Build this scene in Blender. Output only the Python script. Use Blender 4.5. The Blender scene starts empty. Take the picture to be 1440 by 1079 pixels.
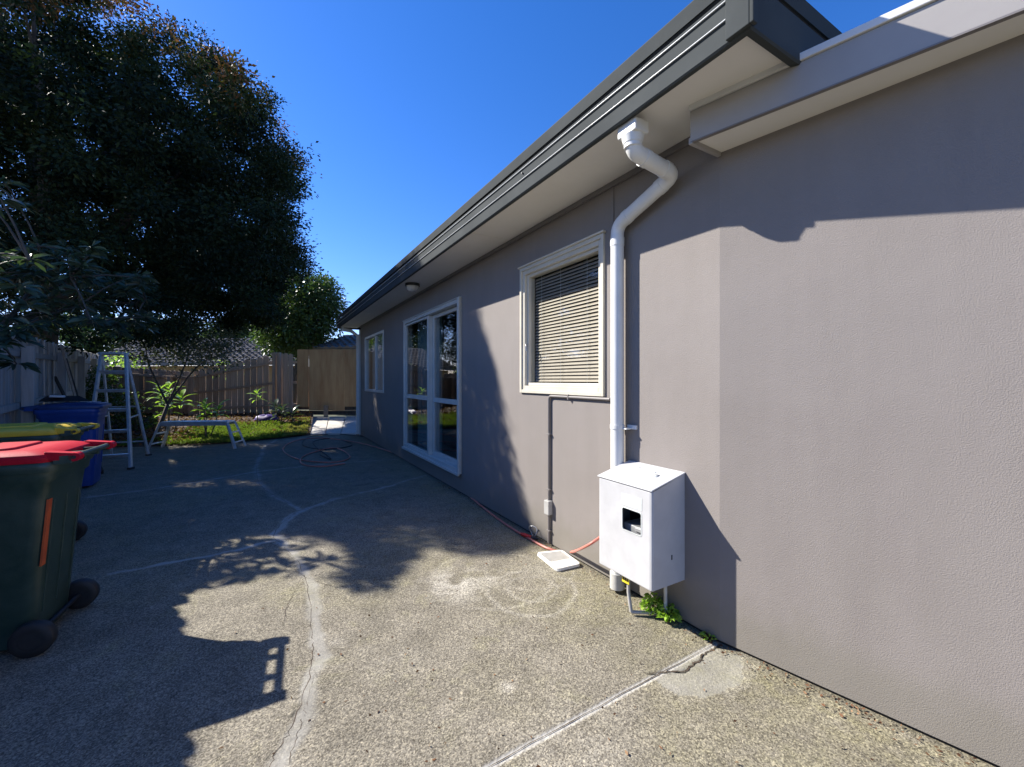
import bpy, bmesh, math, random
import numpy as np
from mathutils import Vector, Matrix
random.seed(7); rng = np.random.default_rng(11)
scn = bpy.context.scene; COL = scn.collection

# ------------------------------------------------------------------ camera, sky, sun
CAMH = 1.30; F = 590.0; HX, HY = 720.0, 535.0
cam = bpy.data.cameras.new('camera'); cam.sensor_width = 36; cam.lens = 36*F/1440
cam.shift_y = -4.5/1440; cam.clip_start = 0.05; cam.clip_end = 600
co = bpy.data.objects.new('camera', cam); COL.objects.link(co)
co.location = (0, 0, CAMH); co.rotation_euler = (math.radians(90), 0, 0); scn.camera = co

SUNV = Vector((-1.29, 0.37, 1.0)).normalized()       # towards the sun
EL = math.asin(SUNV.z); AZ = math.atan2(SUNV.x, SUNV.y)
w = bpy.data.worlds.new('World'); scn.world = w; w.use_nodes = True
nt = w.node_tree; bg = nt.nodes['Background']
sky = nt.nodes.new('ShaderNodeTexSky'); sky.sky_type = 'NISHITA'; sky.sun_disc = False
sky.sun_elevation = EL; sky.sun_rotation = AZ; sky.altitude = 50
sky.air_density = 1.0; sky.dust_density = 0.15; sky.ozone_density = 4.0
hs = nt.nodes.new('ShaderNodeHueSaturation'); hs.inputs['Saturation'].default_value = 1.28
tn_ = nt.nodes.new('ShaderNodeMix'); tn_.data_type = 'RGBA'; tn_.blend_type = 'MULTIPLY'; tn_.inputs[0].default_value = 1; tn_.inputs[7].default_value = (.84, .74, .96, 1)
nt.links.new(sky.outputs[0], hs.inputs['Color']); nt.links.new(hs.outputs[0], tn_.inputs[6]); nt.links.new(tn_.outputs[2], bg.inputs[0])
bg.inputs[1].default_value = 0.118
sl = bpy.data.lights.new('sun', 'SUN'); sl.energy = 5.0; sl.angle = math.radians(0.55); sl.color = (1, .95, .87)
so = bpy.data.objects.new('sun', sl); COL.objects.link(so); so.location = (-12, 4, 12)
so.rotation_euler = SUNV.to_track_quat('Z', 'Y').to_euler()
vs = scn.view_settings; vs.view_transform = 'Standard'; vs.look = 'None'; vs.exposure = 1.08; vs.gamma = 1
vs.use_curve_mapping = False

# ------------------------------------------------------------------ layout helpers (survey of the place)
def at(px, py, d): return Vector(((px-HX)/F*d, d, CAMH-(py-HY)/F*d))
def gnd(px, py, z=0.0):
    d = (CAMH-z)*F/(py-HY); return Vector(((px-HX)/F*d, d, z))
TH = math.atan(346/F)
U = Vector((-math.sin(TH), math.cos(TH), 0)); N = Vector((-math.cos(TH), -math.sin(TH), 0))
C0 = Vector((1.026, 2.073, 0))
def H(s, o, z): return C0+U*s+N*o+Vector((0, 0, z))
def mw(px, py, o=0.0):                                # survey ray on the main wall plane at offset o
    a = (px-HX)/F; c = C0+N*o
    s = (c.x-a*c.y)/(a*U.y-U.x)
    p = c+U*s; return s, CAMH-(py-HY)/F*p.y
B1 = Vector((1.613, 1.41, 0)); V = (B1-C0).normalized(); M = Vector((V.y, -V.x, 0))
if M.x > 0: M = -M
def G(s, o, z): return C0+V*s+M*o+Vector((0, 0, z))    # side wing wall: s towards the camera
def proj(P):
    return HX+F*P[0]/P[1], HY-F*(P[2]-CAMH)/P[1]

# ------------------------------------------------------------------ materials
def nmat(name):
    m = bpy.data.materials.new(name); m.use_nodes = True
    return m, m.node_tree, m.node_tree.nodes['Principled BSDF']
def ramp(nt, fac, stops, interp='LINEAR'):
    r = nt.nodes.new('ShaderNodeValToRGB'); r.color_ramp.interpolation = interp
    e = r.color_ramp.elements
    while len(e) > 1: e.remove(e[-1])
    e[0].position = stops[0][0]; e[0].color = (*stops[0][1], 1)
    for p, c in stops[1:]:
        x = e.new(p); x.color = (*c, 1)
    nt.links.new(fac, r.inputs[0]); return r.outputs[0]
def noise(nt, co, scale, detail=4, rough=.55, dist=0, vec=None):
    n = nt.nodes.new('ShaderNodeTexNoise'); n.inputs['Scale'].default_value = scale
    n.inputs['Detail'].default_value = detail; n.inputs['Roughness'].default_value = rough
    n.inputs['Distortion'].default_value = dist
    if vec is not None:
        mp = nt.nodes.new('ShaderNodeMapping'); mp.inputs['Scale'].default_value = vec
        nt.links.new(co, mp.inputs[0]); co = mp.outputs[0]
    nt.links.new(co, n.inputs['Vector']); return n.outputs['Fac']
def mix(nt, fac, a, b, mode='MIX'):
    m = nt.nodes.new('ShaderNodeMix'); m.data_type = 'RGBA'; m.blend_type = mode
    for s, v in ((m.inputs[0], fac), (m.inputs[6], a), (m.inputs[7], b)):
        if isinstance(v, (int, float)): s.default_value = v
        elif isinstance(v, tuple): s.default_value = (*v, 1)
        else: nt.links.new(v, s)
    return m.outputs[2]
def math_(nt, op, a, b=0.0, c=None):
    m = nt.nodes.new('ShaderNodeMath'); m.operation = op; m.use_clamp = op in ('MULTIPLY_ADD',)
    for i, v in enumerate((a, b) if c is None else (a, b, c)):
        if isinstance(v, (int, float)): m.inputs[i].default_value = v
        else: nt.links.new(v, m.inputs[i])
    return m.outputs[0]
def bump(nt, bs, h, strength, dist=.01):
    b = nt.nodes.new('ShaderNodeBump'); b.inputs['Strength'].default_value = strength
    b.inputs['Distance'].default_value = dist; nt.links.new(h, b.inputs['Height'])
    nt.links.new(b.outputs[0], bs.inputs['Normal'])
def tco(nt, k='Object'): return nt.nodes.new('ShaderNodeTexCoord').outputs[k]
def attr(nt, name):
    a = nt.nodes.new('ShaderNodeAttribute'); a.attribute_name = name; return a.outputs['Fac']
def simple(name, c1, c2, scale=8, rough=.5, bs=.1, bscale=60, metal=0, vec=None, rand=0, bd=.004, spec=.5):
    m, nt, b = nmat(name); t = tco(nt)
    col = ramp(nt, noise(nt, t, scale, 6, .6, .3, vec), [(.3, c1), (.7, c2)])
    if rand:
        oi = nt.nodes.new('ShaderNodeObjectInfo')
        v = nt.nodes.new('ShaderNodeHueSaturation')
        nt.links.new(math_(nt, 'ADD', math_(nt, 'MULTIPLY', oi.outputs['Random'], rand), 1-rand/2), v.inputs['Value'])
        nt.links.new(col, v.inputs['Color']); col = v.outputs[0]
    nt.links.new(col, b.inputs['Base Color']); b.inputs['Roughness'].default_value = rough
    b.inputs['Metallic'].default_value = metal; b.inputs['Specular IOR Level'].default_value = spec
    if bs: bump(nt, b, noise(nt, t, bscale, 4, .6, 0, vec), bs, bd)
    return m

def plaster():
    m, nt, b = nmat('painted_plaster'); t = tco(nt)
    c = ramp(nt, noise(nt, t, 1.3, 5, .6, .4), [(.3, (.216, .193, .176)), (.7, (.240, .216, .198))])
    st = noise(nt, t, 5, 5, .6, .2, (1, 1, .12))                     # rain streaks
    c = mix(nt, ramp(nt, st, [(.42, (0, 0, 0)), (.75, (.2, .2, .2))]), c, (.30, .265, .25))
    st2 = noise(nt, t, 3, 6, .65, 0, (1, 1, .2))
    c = mix(nt, ramp(nt, st2, [(.55, (0, 0, 0)), (.8, (.5, .5, .5))]), c, (.19, .165, .155))
    geo = nt.nodes.new('ShaderNodeNewGeometry'); sp = nt.nodes.new('ShaderNodeSeparateXYZ'); nt.links.new(geo.outputs['Position'], sp.inputs[0])
    low = math_(nt, 'SUBTRACT', 1.0, math_(nt, 'MULTIPLY', math_(nt, 'ADD', sp.outputs[2], math_(nt, 'MULTIPLY', noise(nt, t, 7, 5), -.25)), 6.0))
    lm = nt.nodes.new('ShaderNodeClamp'); nt.links.new(low, lm.inputs[0])
    c = mix(nt, math_(nt, 'MULTIPLY', lm.outputs[0], .38), c, (.16, .15, .11))        # splash dirt at the foot
    nt.links.new(c, b.inputs['Base Color']); b.inputs['Roughness'].default_value = .78
    b.inputs['Specular IOR Level'].default_value = .3
    n1 = noise(nt, t, 230, 3, .6); n2 = noise(nt, t, 480, 2, .5); n3 = noise(nt, t, 7, 2, .5)
    h = math_(nt, 'ADD', math_(nt, 'ADD', n1, math_(nt, 'MULTIPLY', n2, .4)), math_(nt, 'MULTIPLY', n3, .8))
    bump(nt, b, h, .42, .005); return m

def concrete():
    m, nt, b = nmat('weathered_concrete'); t = tco(nt)
    big = noise(nt, t, .9, 6, .6, .3); mid = noise(nt, t, 6, 6, .65, .3)
    base = ramp(nt, big, [(.30, (.178, .166, .139)), (.5, (.25, .232, .197)), (.70, (.315, .294, .255))])
    base = mix(nt, .55, base, ramp(nt, mid, [(.3, (.14, .128, .10)), (.55, (.255, .235, .19)), (.75, (.36, .335, .28))]))
    # exposed grit
    v = nt.nodes.new('ShaderNodeTexVoronoi'); v.inputs['Scale'].default_value = 210; nt.links.new(t, v.inputs['Vector'])
    bw = nt.nodes.new('ShaderNodeRGBToBW'); nt.links.new(v.outputs['Color'], bw.inputs[0])
    g = ramp(nt, bw.outputs[0], [(.12, (.42, .40, .37)), (.45, (.86, .84, .81)), (.62, (1.08, 1.06, 1.0)), (.88, (1.6, 1.55, 1.42))])
    n = ramp(nt, noise(nt, t, 75, 5, .8), [(.32, (.62, .60, .57)), (.5, (1, 1, 1)), (.68, (1.4, 1.37, 1.3))])
    grit = mix(nt, 1.0, g, n, 'MULTIPLY')
    smooth = attr(nt, 'cement'); 
    gf = mix(nt, math_(nt, 'SUBTRACT', 1.0, math_(nt, 'MULTIPLY', smooth, .85)), (1, 1, 1), grit)
    c = mix(nt, math_(nt, 'MULTIPLY', smooth, .6), base, ramp(nt, mid, [(.3, (.25, .243, .22)), (.7, (.36, .35, .315))]))
    moss = math_(nt, 'MULTIPLY', attr(nt, 'moss'), ramp(nt, noise(nt, t, 14, 6, .7), [(.35, (.2,)*3), (.62, (1,)*3)]))
    c = mix(nt, math_(nt, 'MULTIPLY', moss, .55), c, (.25, .235, .12))
    c = mix(nt, ramp(nt, noise(nt, t, 3.3, 6, .7, .5), [(.55, (0,)*3), (.72, (.35,)*3)]), c, (.33, .32, .17))   # lichen
    c = mix(nt, math_(nt, 'MULTIPLY', attr(nt, 'chalk'), .7), c, (.62, .60, .55))
    c = mix(nt, math_(nt, 'MULTIPLY', attr(nt, 'dirt'), .6), c, (.12, .11, .09))
    c = mix(nt, 1.0, c, gf, 'MULTIPLY')
    c = mix(nt, attr(nt, 'crack'), c, (.028, .027, .022))
    nt.links.new(c, b.inputs['Base Color']); b.inputs['Roughness'].default_value = .9
    b.inputs['Specular IOR Level'].default_value = .25
    h = math_(nt, 'ADD', math_(nt, 'MULTIPLY', bw.outputs[0], math_(nt, 'SUBTRACT', 1.05, smooth)), noise(nt, t, 60, 4, .7))
    bump(nt, b, h, .7, .006); return m

def leafmat(name, stops, trans=.25, rough=.42):
    m, nt, b = nmat(name)
    c = ramp(nt, attr(nt, 'tint'), stops)
    nt.links.new(c, b.inputs['Base Color']); b.inputs['Roughness'].default_value = rough
    b.inputs['Specular IOR Level'].default_value = .35 if rough < .6 else .12
    tr = nt.nodes.new('ShaderNodeBsdfTranslucent'); mx = nt.nodes.new('ShaderNodeMixShader')
    c2 = mix(nt, 1.0, c, (1.3, 1.5, .6), 'MULTIPLY'); nt.links.new(c2, tr.inputs[0])
    mx.inputs[0].default_value = trans
    nt.links.new(b.outputs[0], mx.inputs[1]); nt.links.new(tr.outputs[0], mx.inputs[2])
    nt.links.new(mx.outputs[0], nt.nodes['Material Output'].inputs[0]); return m

def glassmat():
    m, nt, b = nmat('window_glass'); nt.nodes.remove(b)
    t = nt.nodes.new('ShaderNodeBsdfTransparent'); t.inputs[0].default_value = (.84, .86, .84, 1)
    g = nt.nodes.new('ShaderNodeBsdfGlossy'); g.inputs['Roughness'].default_value = .012
    fr = nt.nodes.new('ShaderNodeFresnel'); ge = nt.nodes.new('ShaderNodeNewGeometry'); nt.links.new(math_(nt, 'ADD', math_(nt, 'MULTIPLY', ge.outputs['Backfacing'], 1/1.62-1.62), 1.62), fr.inputs[0])
    bp = nt.nodes.new('ShaderNodeBump'); bp.inputs['Strength'].default_value = .02; bp.inputs['Distance'].default_value = .02
    nt.links.new(noise(nt, tco(nt), 2.0, 1, .4), bp.inputs['Height']); nt.links.new(bp.outputs[0], g.inputs['Normal'])
    mx = nt.nodes.new('ShaderNodeMixShader'); nt.links.new(math_(nt, 'MINIMUM', math_(nt, 'MULTIPLY', fr.outputs[0], 1.7), 1.0), mx.inputs[0])
    nt.links.new(t.outputs[0], mx.inputs[1]); nt.links.new(g.outputs[0], mx.inputs[2])
    nt.links.new(mx.outputs[0], nt.nodes['Material Output'].inputs[0]); return m

def tilemat():
    return simple('roof_tile', (.09, .08, .075), (.19, .175, .16), 3, .8, .3, 30, rand=.4)

MT = dict(
    plaster=plaster(), concrete=concrete(), glass=glassmat(), tile=tilemat(),
    gutter=simple('grey_steel', (.046, .052, .053), (.064, .071, .071), 3, .8, .02, 12, 0, (1, 1, 1), spec=.08),
    gutter_glint=simple('gutter_highlight_paint', (.42, .43, .42), (.5, .51, .5), 3, .3, .0),  # pale tone standing in for sun highlights on the gutter ridges
    gutter_dark=simple('grey_steel_edge', (.03, .033, .033), (.045, .048, .048), 5, .5, .0),
    soffit=simple('soffit_paint', (.74, .71, .645), (.80, .775, .71), 2.2, .7, .08, 90),
    fascia=simple('fascia_paint', (.31, .288, .268), (.36, .338, .315), 2.5, .5, .05, 70),
    cap=simple('white_flashing', (.62, .61, .58), (.7, .69, .66), 5, .4, .03),
    cream=simple('cream_joinery', (.54, .50, .405), (.62, .58, .48), 6, .35, .03, 50),
    alu=simple('pale_aluminium', (.52, .52, .48), (.60, .60, .56), 6, .35, .03, 50),
    blind=simple('blind_slat', (.38, .31, .235), (.47, .385, .30), 4, .5, .0),
    pvc=simple('white_plastic_pipe', (.66, .66, .63), (.76, .76, .73), 5, .35, .05, 30),
    pvcg=simple('aged_pipe_collar', (.42, .41, .38), (.58, .57, .53), 20, .5, .05, 30),
    conduit=simple('painted_conduit', (.17, .155, .145), (.21, .19, .18), 5, .5, .03),
    boxgrey=simple('grey_plastic_box', (.36, .35, .33), (.44, .43, .41), 8, .5, .03),
    meter=simple('white_meter_box', (.45, .45, .455), (.52, .52, .525), 9, .38, .05, 25),
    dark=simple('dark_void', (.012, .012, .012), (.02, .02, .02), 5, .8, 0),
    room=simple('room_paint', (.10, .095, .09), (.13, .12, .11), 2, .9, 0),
    curtain=simple('teal_curtain', (.13, .22, .24), (.20, .30, .31), 9, .9, .1, 80),
    black=simple('black_rubber', (.014, .014, .015), (.03, .03, .03), 15, .6, .1, 80),
    green=simple('dark_green_plastic', (.014, .040, .030), (.045, .075, .06), 7, .38, .15, 140),
    red=simple('red_plastic_lid', (.42, .006, .018), (.52, .012, .032), 4, .5, .1, 120, spec=.14),
    yellow=simple('yellow_plastic_lid', (.60, .40, .015), (.72, .52, .05), 6, .45, .1, 120),
    blue=simple('blue_plastic', (.012, .05, .24), (.02, .075, .33), 3, .4, .1, 120),
    navy=simple('dusty_navy_plastic', (.012, .035, .13), (.03, .07, .20), 5, .4, .1, 120),
    sticker=simple('orange_sticker', (.42, .07, .02), (.62, .12, .03), 12, .5, .1, 60),
    ladder=simple('scuffed_aluminium', (.42, .45, .48), (.62, .65, .68), 14, .42, .1, 60, .55),
    paling=simple('weathered_paling', (.33, .24, .165), (.50, .395, .29), 5, .85, .4, 40, 0, (6, 6, .5), .5),
    palepaling=simple('silvered_paling', (.33, .31, .28), (.48, .45, .41), 5, .85, .4, 40, 0, (6, 6, .5), .4),
    ply=simple('stained_plywood', (.50, .27, .11), (.66, .43, .20), 2.4, .8, .2, 30, 0, (3, 3, .5), .2),
    bark=simple('bark', (.05, .04, .03), (.11, .09, .07), 12, .9, .6, 25, 0, (1, 1, .3)),
    soil=simple('soil_mulch', (.035, .025, .017), (.10, .07, .045), 12, .95, .8, 25, bd=.03),
    lawn=simple('mossy_turf', (.05, .06, .02), (.12, .10, .045), 5, .95, .6, 40, bd=.02),
    terrain=simple('dry_grass_ground', (.05, .06, .03), (.10, .10, .055), .6, .95, .4, 8, bd=.03),
    paver=simple('pale_paver', (.48, .45, .40), (.60, .57, .51), 7, .85, .2, 60, 0, None, .15),
    hose=simple('pink_hose', (.50, .15, .11), (.58, .21, .16), 9, .42, .05),
    hosered=simple('red_hose_fitting', (.5, .02, .015), (.6, .03, .02), 9, .4, .0),
    drain=simple('offwhite_grate', (.62, .60, .54), (.75, .73, .67), 14, .5, .1, 60),
    tagy=simple('yellow_tag', (.60, .47, .02), (.72, .58, .04), 20, .5, .0),
    ink=simple('tag_ink', (.03, .03, .02), (.05, .05, .04), 9, .6, .0),
    lamp=simple('frosted_lamp_glass', (.55, .55, .53), (.6, .6, .58), 6, .12, .0),
    brickw=simple('neighbour_brick', (.36, .24, .12), (.46, .32, .17), 6, .85, .2, 40),
    white=simple('white_paint', (.72, .72, .70), (.78, .78, .76), 6, .5, .0),
    purple=simple('purple_bag', (.03, .015, .12), (.06, .03, .22), 12, .5, .3, 30),
    brass=simple('meter_metal', (.35, .36, .36), (.5, .5, .5), 20, .35, .1, 40, .6),
    label=simple('faded_label', (.46, .49, .48), (.60, .63, .61), 30, .5, .0),
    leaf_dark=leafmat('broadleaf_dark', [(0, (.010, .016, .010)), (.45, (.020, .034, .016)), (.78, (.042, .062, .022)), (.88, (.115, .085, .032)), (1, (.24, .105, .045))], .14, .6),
    leaf_mid=leafmat('broadleaf_mid', [(0, (.03, .05, .018)), (.6, (.06, .10, .03)), (1, (.12, .17, .05))], .3),
    leaf_olive=leafmat('olive_leaf', [(0, (.045, .055, .03)), (.6, (.09, .10, .06)), (1, (.18, .17, .12))], .3),
    leaf_loquat=leafmat('loquat_leaf', [(0, (.03, .048, .034)), (.6, (.055, .085, .055)), (1, (.12, .16, .085))], .25, .3),
    leaf_lime=leafmat('young_leaf', [(0, (.20, .33, .06)), (.6, (.30, .44, .10)), (1, (.40, .50, .16))], .4, .35),
    grass=leafmat('grass_blade', [(0, (.08, .13, .02)), (.55, (.16, .21, .04)), (.8, (.24, .25, .07)), (1, (.30, .24, .10))], .35, .6),
    litter=leafmat('dead_leaf', [(0, (.07, .035, .02)), (.6, (.18, .09, .05)), (1, (.30, .19, .11))], .15, .7),
    weed=leafmat('weed_leaf', [(0, (.16, .28, .03)), (.6, (.28, .44, .06)), (1, (.42, .58, .12))], .35, .5),
)

# ------------------------------------------------------------------ mesh helpers
class MB:
    def __init__(s): s.v = []; s.f = []; s.sm = []
    def add(s, vs, fs, smooth=False):
        o = len(s.v); s.v += [tuple(x) for x in vs]
        s.f += [tuple(i+o for i in f) for f in fs]; s.sm += [smooth]*len(fs)
    def hexa(s, p, smooth=False):   # 8 points: bottom ring 0-3, top ring 4-7
        s.add(p, [(3, 2, 1, 0), (4, 5, 6, 7), (0, 1, 5, 4), (1, 2, 6, 5), (2, 3, 7, 6), (3, 0, 4, 7)], smooth)
    def box(s, a, b, fn=None):
        fn = fn or (lambda x, y, z: Vector((x, y, z)))
        x0, y0, z0 = a; x1, y1, z1 = b
        s.hexa([fn(x0, y0, z0), fn(x1, y0, z0), fn(x1, y1, z0), fn(x0, y1, z0), fn(x0, y0, z1), fn(x1, y0, z1), fn(x1, y1, z1), fn(x0, y1, z1)])
    def beam(s, p, q, wd, h, up=Vector((0, 0, 1))):
        p = Vector(p); q = Vector(q); d = (q-p).normalized(); r = d.cross(up)
        if r.length < 1e-4: r = d.cross(Vector((0, 1, 0)))
        r.normalize(); u = r.cross(d)
        r = r*wd/2; u = u*h/2
        s.hexa([p-r-u, p+r-u, p+r+u, p-r+u, q-r-u, q+r-u, q+r+u, q-r+u])
    def tube(s, pts, rad, n=12, cap=True, closed=False):
        pts = [Vector(p) for p in pts]; k = len(pts)
        if isinstance(rad, (int, float)): rad = [rad]*k
        prev = None; vs = []
        for i, p in enumerate(pts):
            if closed: d = (pts[(i+1) % k]-pts[i-1]).normalized()
            else: d = (pts[min(i+1, k-1)]-pts[max(i-1, 0)]).normalized()
            if prev is None:
                a = d.cross(Vector((0, 0, 1)))
                if a.length < .05: a = d.cross(Vector((0, 1, 0)))
            else: a = prev-d*prev.dot(d)
            a.normalize(); prev = a; b = d.cross(a)
            for j in range(n):
                t = 2*math.pi*j/n; vs.append(p+(a*math.cos(t)+b*math.sin(t))*rad[i])
        fs = []
        for i in range(k if closed else k-1):
            i2 = (i+1) % k
            for j in range(n): fs.append((i*n+j, i*n+(j+1) % n, i2*n+(j+1) % n, i2*n+j))
        s.add(vs, fs, True)
        if cap and not closed: s.add(vs[:n], [tuple(range(n))[::-1]]); s.add(vs[-n:], [tuple(range(n))])
    def prism(s, prof, fa, fb, cap=True, close=True):   # prof: list of 2D; fa/fb map (x,y)->Vector
        n = len(prof); vs = [fa(*p) for p in prof]+[fb(*p) for p in prof]
        fs = [(i, (i+1) % n, n+(i+1) % n, n+i) for i in range(n if close else n-1)]
        if cap: fs += [tuple(range(n))[::-1], tuple(range(n, 2*n))]
        s.add(vs, fs)
    def build(s, name, mat, parent=None, off=None, bevel=0, loc=None):
        me = bpy.data.meshes.new(name); v = s.v
        if off is not None: v = [(a-off[0], b-off[1], c-off[2]) for a, b, c in v]
        me.from_pydata(v, [], s.f); me.validate()
        if len(me.polygons) == len(s.sm): me.polygons.foreach_set('use_smooth', s.sm)
        bm = bmesh.new(); bm.from_mesh(me); bmesh.ops.recalc_face_normals(bm, faces=bm.faces); bm.to_mesh(me); bm.free()
        me.materials.append(mat)
        o = bpy.data.objects.new(name, me); COL.objects.link(o)
        if parent is not None: o.parent = parent
        if loc is not None: o.location = loc
        if bevel:
            b = o.modifiers.new('bevel', 'BEVEL'); b.width = bevel; b.segments = 2; b.limit_method = 'ANGLE'
        return o
def smooth_path(pts, sub=6):
    P = [Vector(p) for p in pts]; out = []
    for i in range(len(P)-1):
        p0 = P[max(i-1, 0)]; p1 = P[i]; p2 = P[i+1]; p3 = P[min(i+2, len(P)-1)]
        for k in range(sub):
            t = k/sub
            out.append(.5*((2*p1)+(p2-p0)*t+(2*p0-5*p1+4*p2-p3)*t*t+(3*p1-p0-3*p2+p3)*t**3))
    out.append(P[-1]); return out
def tag(o, label=None, cat=None, group=None, kind=None):
    if label: o['label'] = label
    if cat: o['category'] = cat
    if group: o['group'] = group
    if kind: o['kind'] = kind
    return o
def thing(name, label, cat, loc=(0, 0, 0), rz=0, group=None):
    o = bpy.data.objects.new(name, None); COL.objects.link(o); o.empty_display_size = .1
    o.location = loc; o.rotation_euler = (0, 0, rz); return tag(o, label, cat, group)
def npmesh(name, v, f4, mat, parent=None, attrs=None, smooth=False):
    me = bpy.data.meshes.new(name); v = np.asarray(v, np.float32); f4 = np.asarray(f4, np.int32)
    k = f4.shape[1]; n = len(f4)
    me.vertices.add(len(v)); me.vertices.foreach_set('co', v.ravel())
    me.loops.add(n*k); me.loops.foreach_set('vertex_index', f4.ravel())
    me.polygons.add(n); me.polygons.foreach_set('loop_start', np.arange(0, n*k, k, dtype=np.int32))
    me.update(calc_edges=True)
    if smooth: me.polygons.foreach_set('use_smooth', np.ones(n, bool))
    for nm, a in (attrs or {}).items():
        at_ = me.attributes.new(nm, 'FLOAT', 'POINT'); at_.data.foreach_set('value', np.asarray(a, np.float32))
    me.materials.append(mat); o = bpy.data.objects.new(name, me); COL.objects.link(o)
    if parent is not None: o.parent = parent
    return o
def leaves(pos, axis, length, width, droop=.2, seg=1):
    """pos,axis (n,3); returns verts, quads. seg=1 diamond; seg=2 longer bent leaf."""
    n = len(pos); axis = axis/np.linalg.norm(axis, axis=1)[:, None]
    r = rng.normal(size=(n, 3)); side = np.cross(axis, r); side /= np.linalg.norm(side, axis=1)[:, None]+1e-9
    nor = np.cross(side, axis)
    L = np.asarray(length).reshape(-1, 1)*np.ones((n, 1)); W = np.asarray(width).reshape(-1, 1)*np.ones((n, 1))
    if seg == 1:
        a = pos; b = pos+axis*L*.45+side*W*.5+nor*L*.05; c = pos+axis*L; c[:, 2] -= (L*droop)[:, 0]; d = pos+axis*L*.45-side*W*.5+nor*L*.05
        v = np.stack([a, b, c, d], 1).reshape(-1, 3); f = np.arange(4*n).reshape(n, 4); return v, f, 4
    mid = pos+axis*L*.35; mid2 = pos+axis*L*.72; tip = pos+axis*L
    mid[:, 2] -= (L*droop*.15)[:, 0]; mid2[:, 2] -= (L*droop*.5)[:, 0]; tip[:, 2] -= (L*droop)[:, 0]
    vs = np.stack([pos, mid+side*W*.42+nor*W*.12, mid, mid-side*W*.42+nor*W*.12, mid2+side*W*.45+nor*W*.12, mid2, mid2-side*W*.45+nor*W*.12, tip], 1)
    b = (np.arange(n)*8)[:, None]
    q = np.concatenate([b+np.array([[0, 1, 2, 2]]), b+np.array([[0, 2, 3, 3]])])
    f = np.concatenate([b+np.array([[1, 4, 5, 2]]), b+np.array([[2, 5, 6, 3]])])
    t = np.concatenate([b+np.array([[0, 1, 2]]), b+np.array([[0, 2, 3]]), b+np.array([[4, 7, 5]]), b+np.array([[5, 7, 6]])])
    t4 = t; tri = np.concatenate([t4, f[:, [0, 1, 2]], f[:, [0, 2, 3]]])
    return vs.reshape(-1, 3), tri, 8

# ------------------------------------------------------------------ value noise
_tab = rng.random((256, 256))
def vnoise(x, y, s):
    x = x*s+1000; y = y*s+1000; xi = np.floor(x).astype(int); yi = np.floor(y).astype(int)
    fx = x-xi; fy = y-yi; fx = fx*fx*(3-2*fx); fy = fy*fy*(3-2*fy)
    g = lambda i, j: _tab[i % 256, j % 256]
    return (g(xi, yi)*(1-fx)+g(xi+1, yi)*fx)*(1-fy)+(g(xi, yi+1)*(1-fx)+g(xi+1, yi+1)*fx)*fy
def fbm(x, y, s): return (vnoise(x, y, s)*.5+vnoise(x, y, s*2.1)*.27+vnoise(x, y, s*4.3)*.15+vnoise(x, y, s*9)*.08)
def dpoly(x, y, pts):
    best = np.full(x.shape, 1e9); par = np.zeros(x.shape); L = 0
    for a, b in zip(pts[:-1], pts[1:]):
        dx, dy = b[0]-a[0], b[1]-a[1]; l2 = dx*dx+dy*dy; l = math.sqrt(l2)
        t = np.clip(((x-a[0])*dx+(y-a[1])*dy)/l2, 0, 1)
        d = np.hypot(x-a[0]-t*dx, y-a[1]-t*dy); m = d < best
        best = np.where(m, d, best); par = np.where(m, L+t*l, par); L += l
    return best, par/L
def gp(*a): return [tuple(gnd(x, y)[:2]) for x, y in a]
def inpoly(x, y, poly):
    x = np.asarray(x); r = np.zeros(x.shape, bool); n = len(poly)
    for i in range(n):
        x1, y1 = poly[i]; x2, y2 = poly[(i+1) % n]
        if y1 == y2: continue
        c = ((y1 > y) != (y2 > y)) & (x < (x2-x1)*(y-y1)/(y2-y1)+x1); r ^= c
    return r

# ================================================================== GROUND
g = MB(); g.add([(-300, -300, -.03), (300, -300, -.03), (300, 300, -.03), (-300, 300, -.03)], [(0, 1, 2, 3)])
tag(g.build('ground', MT['terrain']), 'dry green ground beyond the yard', kind='structure')

def grid(x0, x1, y0, y1, st):
    xs = np.linspace(x0, x1, int((x1-x0)/st)+1); ys = np.linspace(y0, y1, int((y1-y0)/st)+1)
    X, Y = np.meshgrid(xs, ys); nx = len(xs); ny = len(ys)
    i = np.arange(nx*ny).reshape(ny, nx)
    f = np.stack([i[:-1, :-1], i[:-1, 1:], i[1:, 1:], i[1:, :-1]], -1).reshape(-1, 4)
    return X.ravel(), Y.ravel(), f
X1, Y1, f1 = grid(-3.6, 2.6, 1.1, 4.6, .0115)
X2, Y2, f2 = grid(-10.5, 2.6, 4.6, 11.4, .035)
X3, Y3, f3 = grid(-3.6, 6.0, -6.0, 1.1, .15); X4, Y4, f4 = grid(-10.5, -3.6, -6.0, 4.6, .06)
XX = np.concatenate([X1, X2, X3, X4]); YY = np.concatenate([Y1, Y2, Y3, Y4])
FF = np.concatenate([f1, f2+len(X1), f3+len(X1)+len(X2), f4+len(X1)+len(X2)+len(X3)])
wx = XX+(fbm(XX, YY, 6)-.5)*.07; wy = YY+(fbm(XX+9, YY+5, 6)-.5)*.07
cement = np.zeros_like(XX); crack = np.zeros_like(XX); chalk = np.zeros_like(XX); moss = np.zeros_like(XX); dirt = np.zeros_like(XX); dz = np.zeros_like(XX)
def strip(pts, w0, w1, amt=1.0, raise_=.0, edge=.012):
    d, t = dpoly(wx, wy, pts); wd = (w0+(w1-w0)*t)*(.25+1.6*fbm(XX, YY, 7)); m = np.clip((wd-d)/(edge*(.5+3.5*fbm(XX+7, YY, 4)))+.5, 0, 1)*amt*np.clip(.35+1.3*fbm(XX, YY+3, 13), 0, 1)
    return m, d
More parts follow.
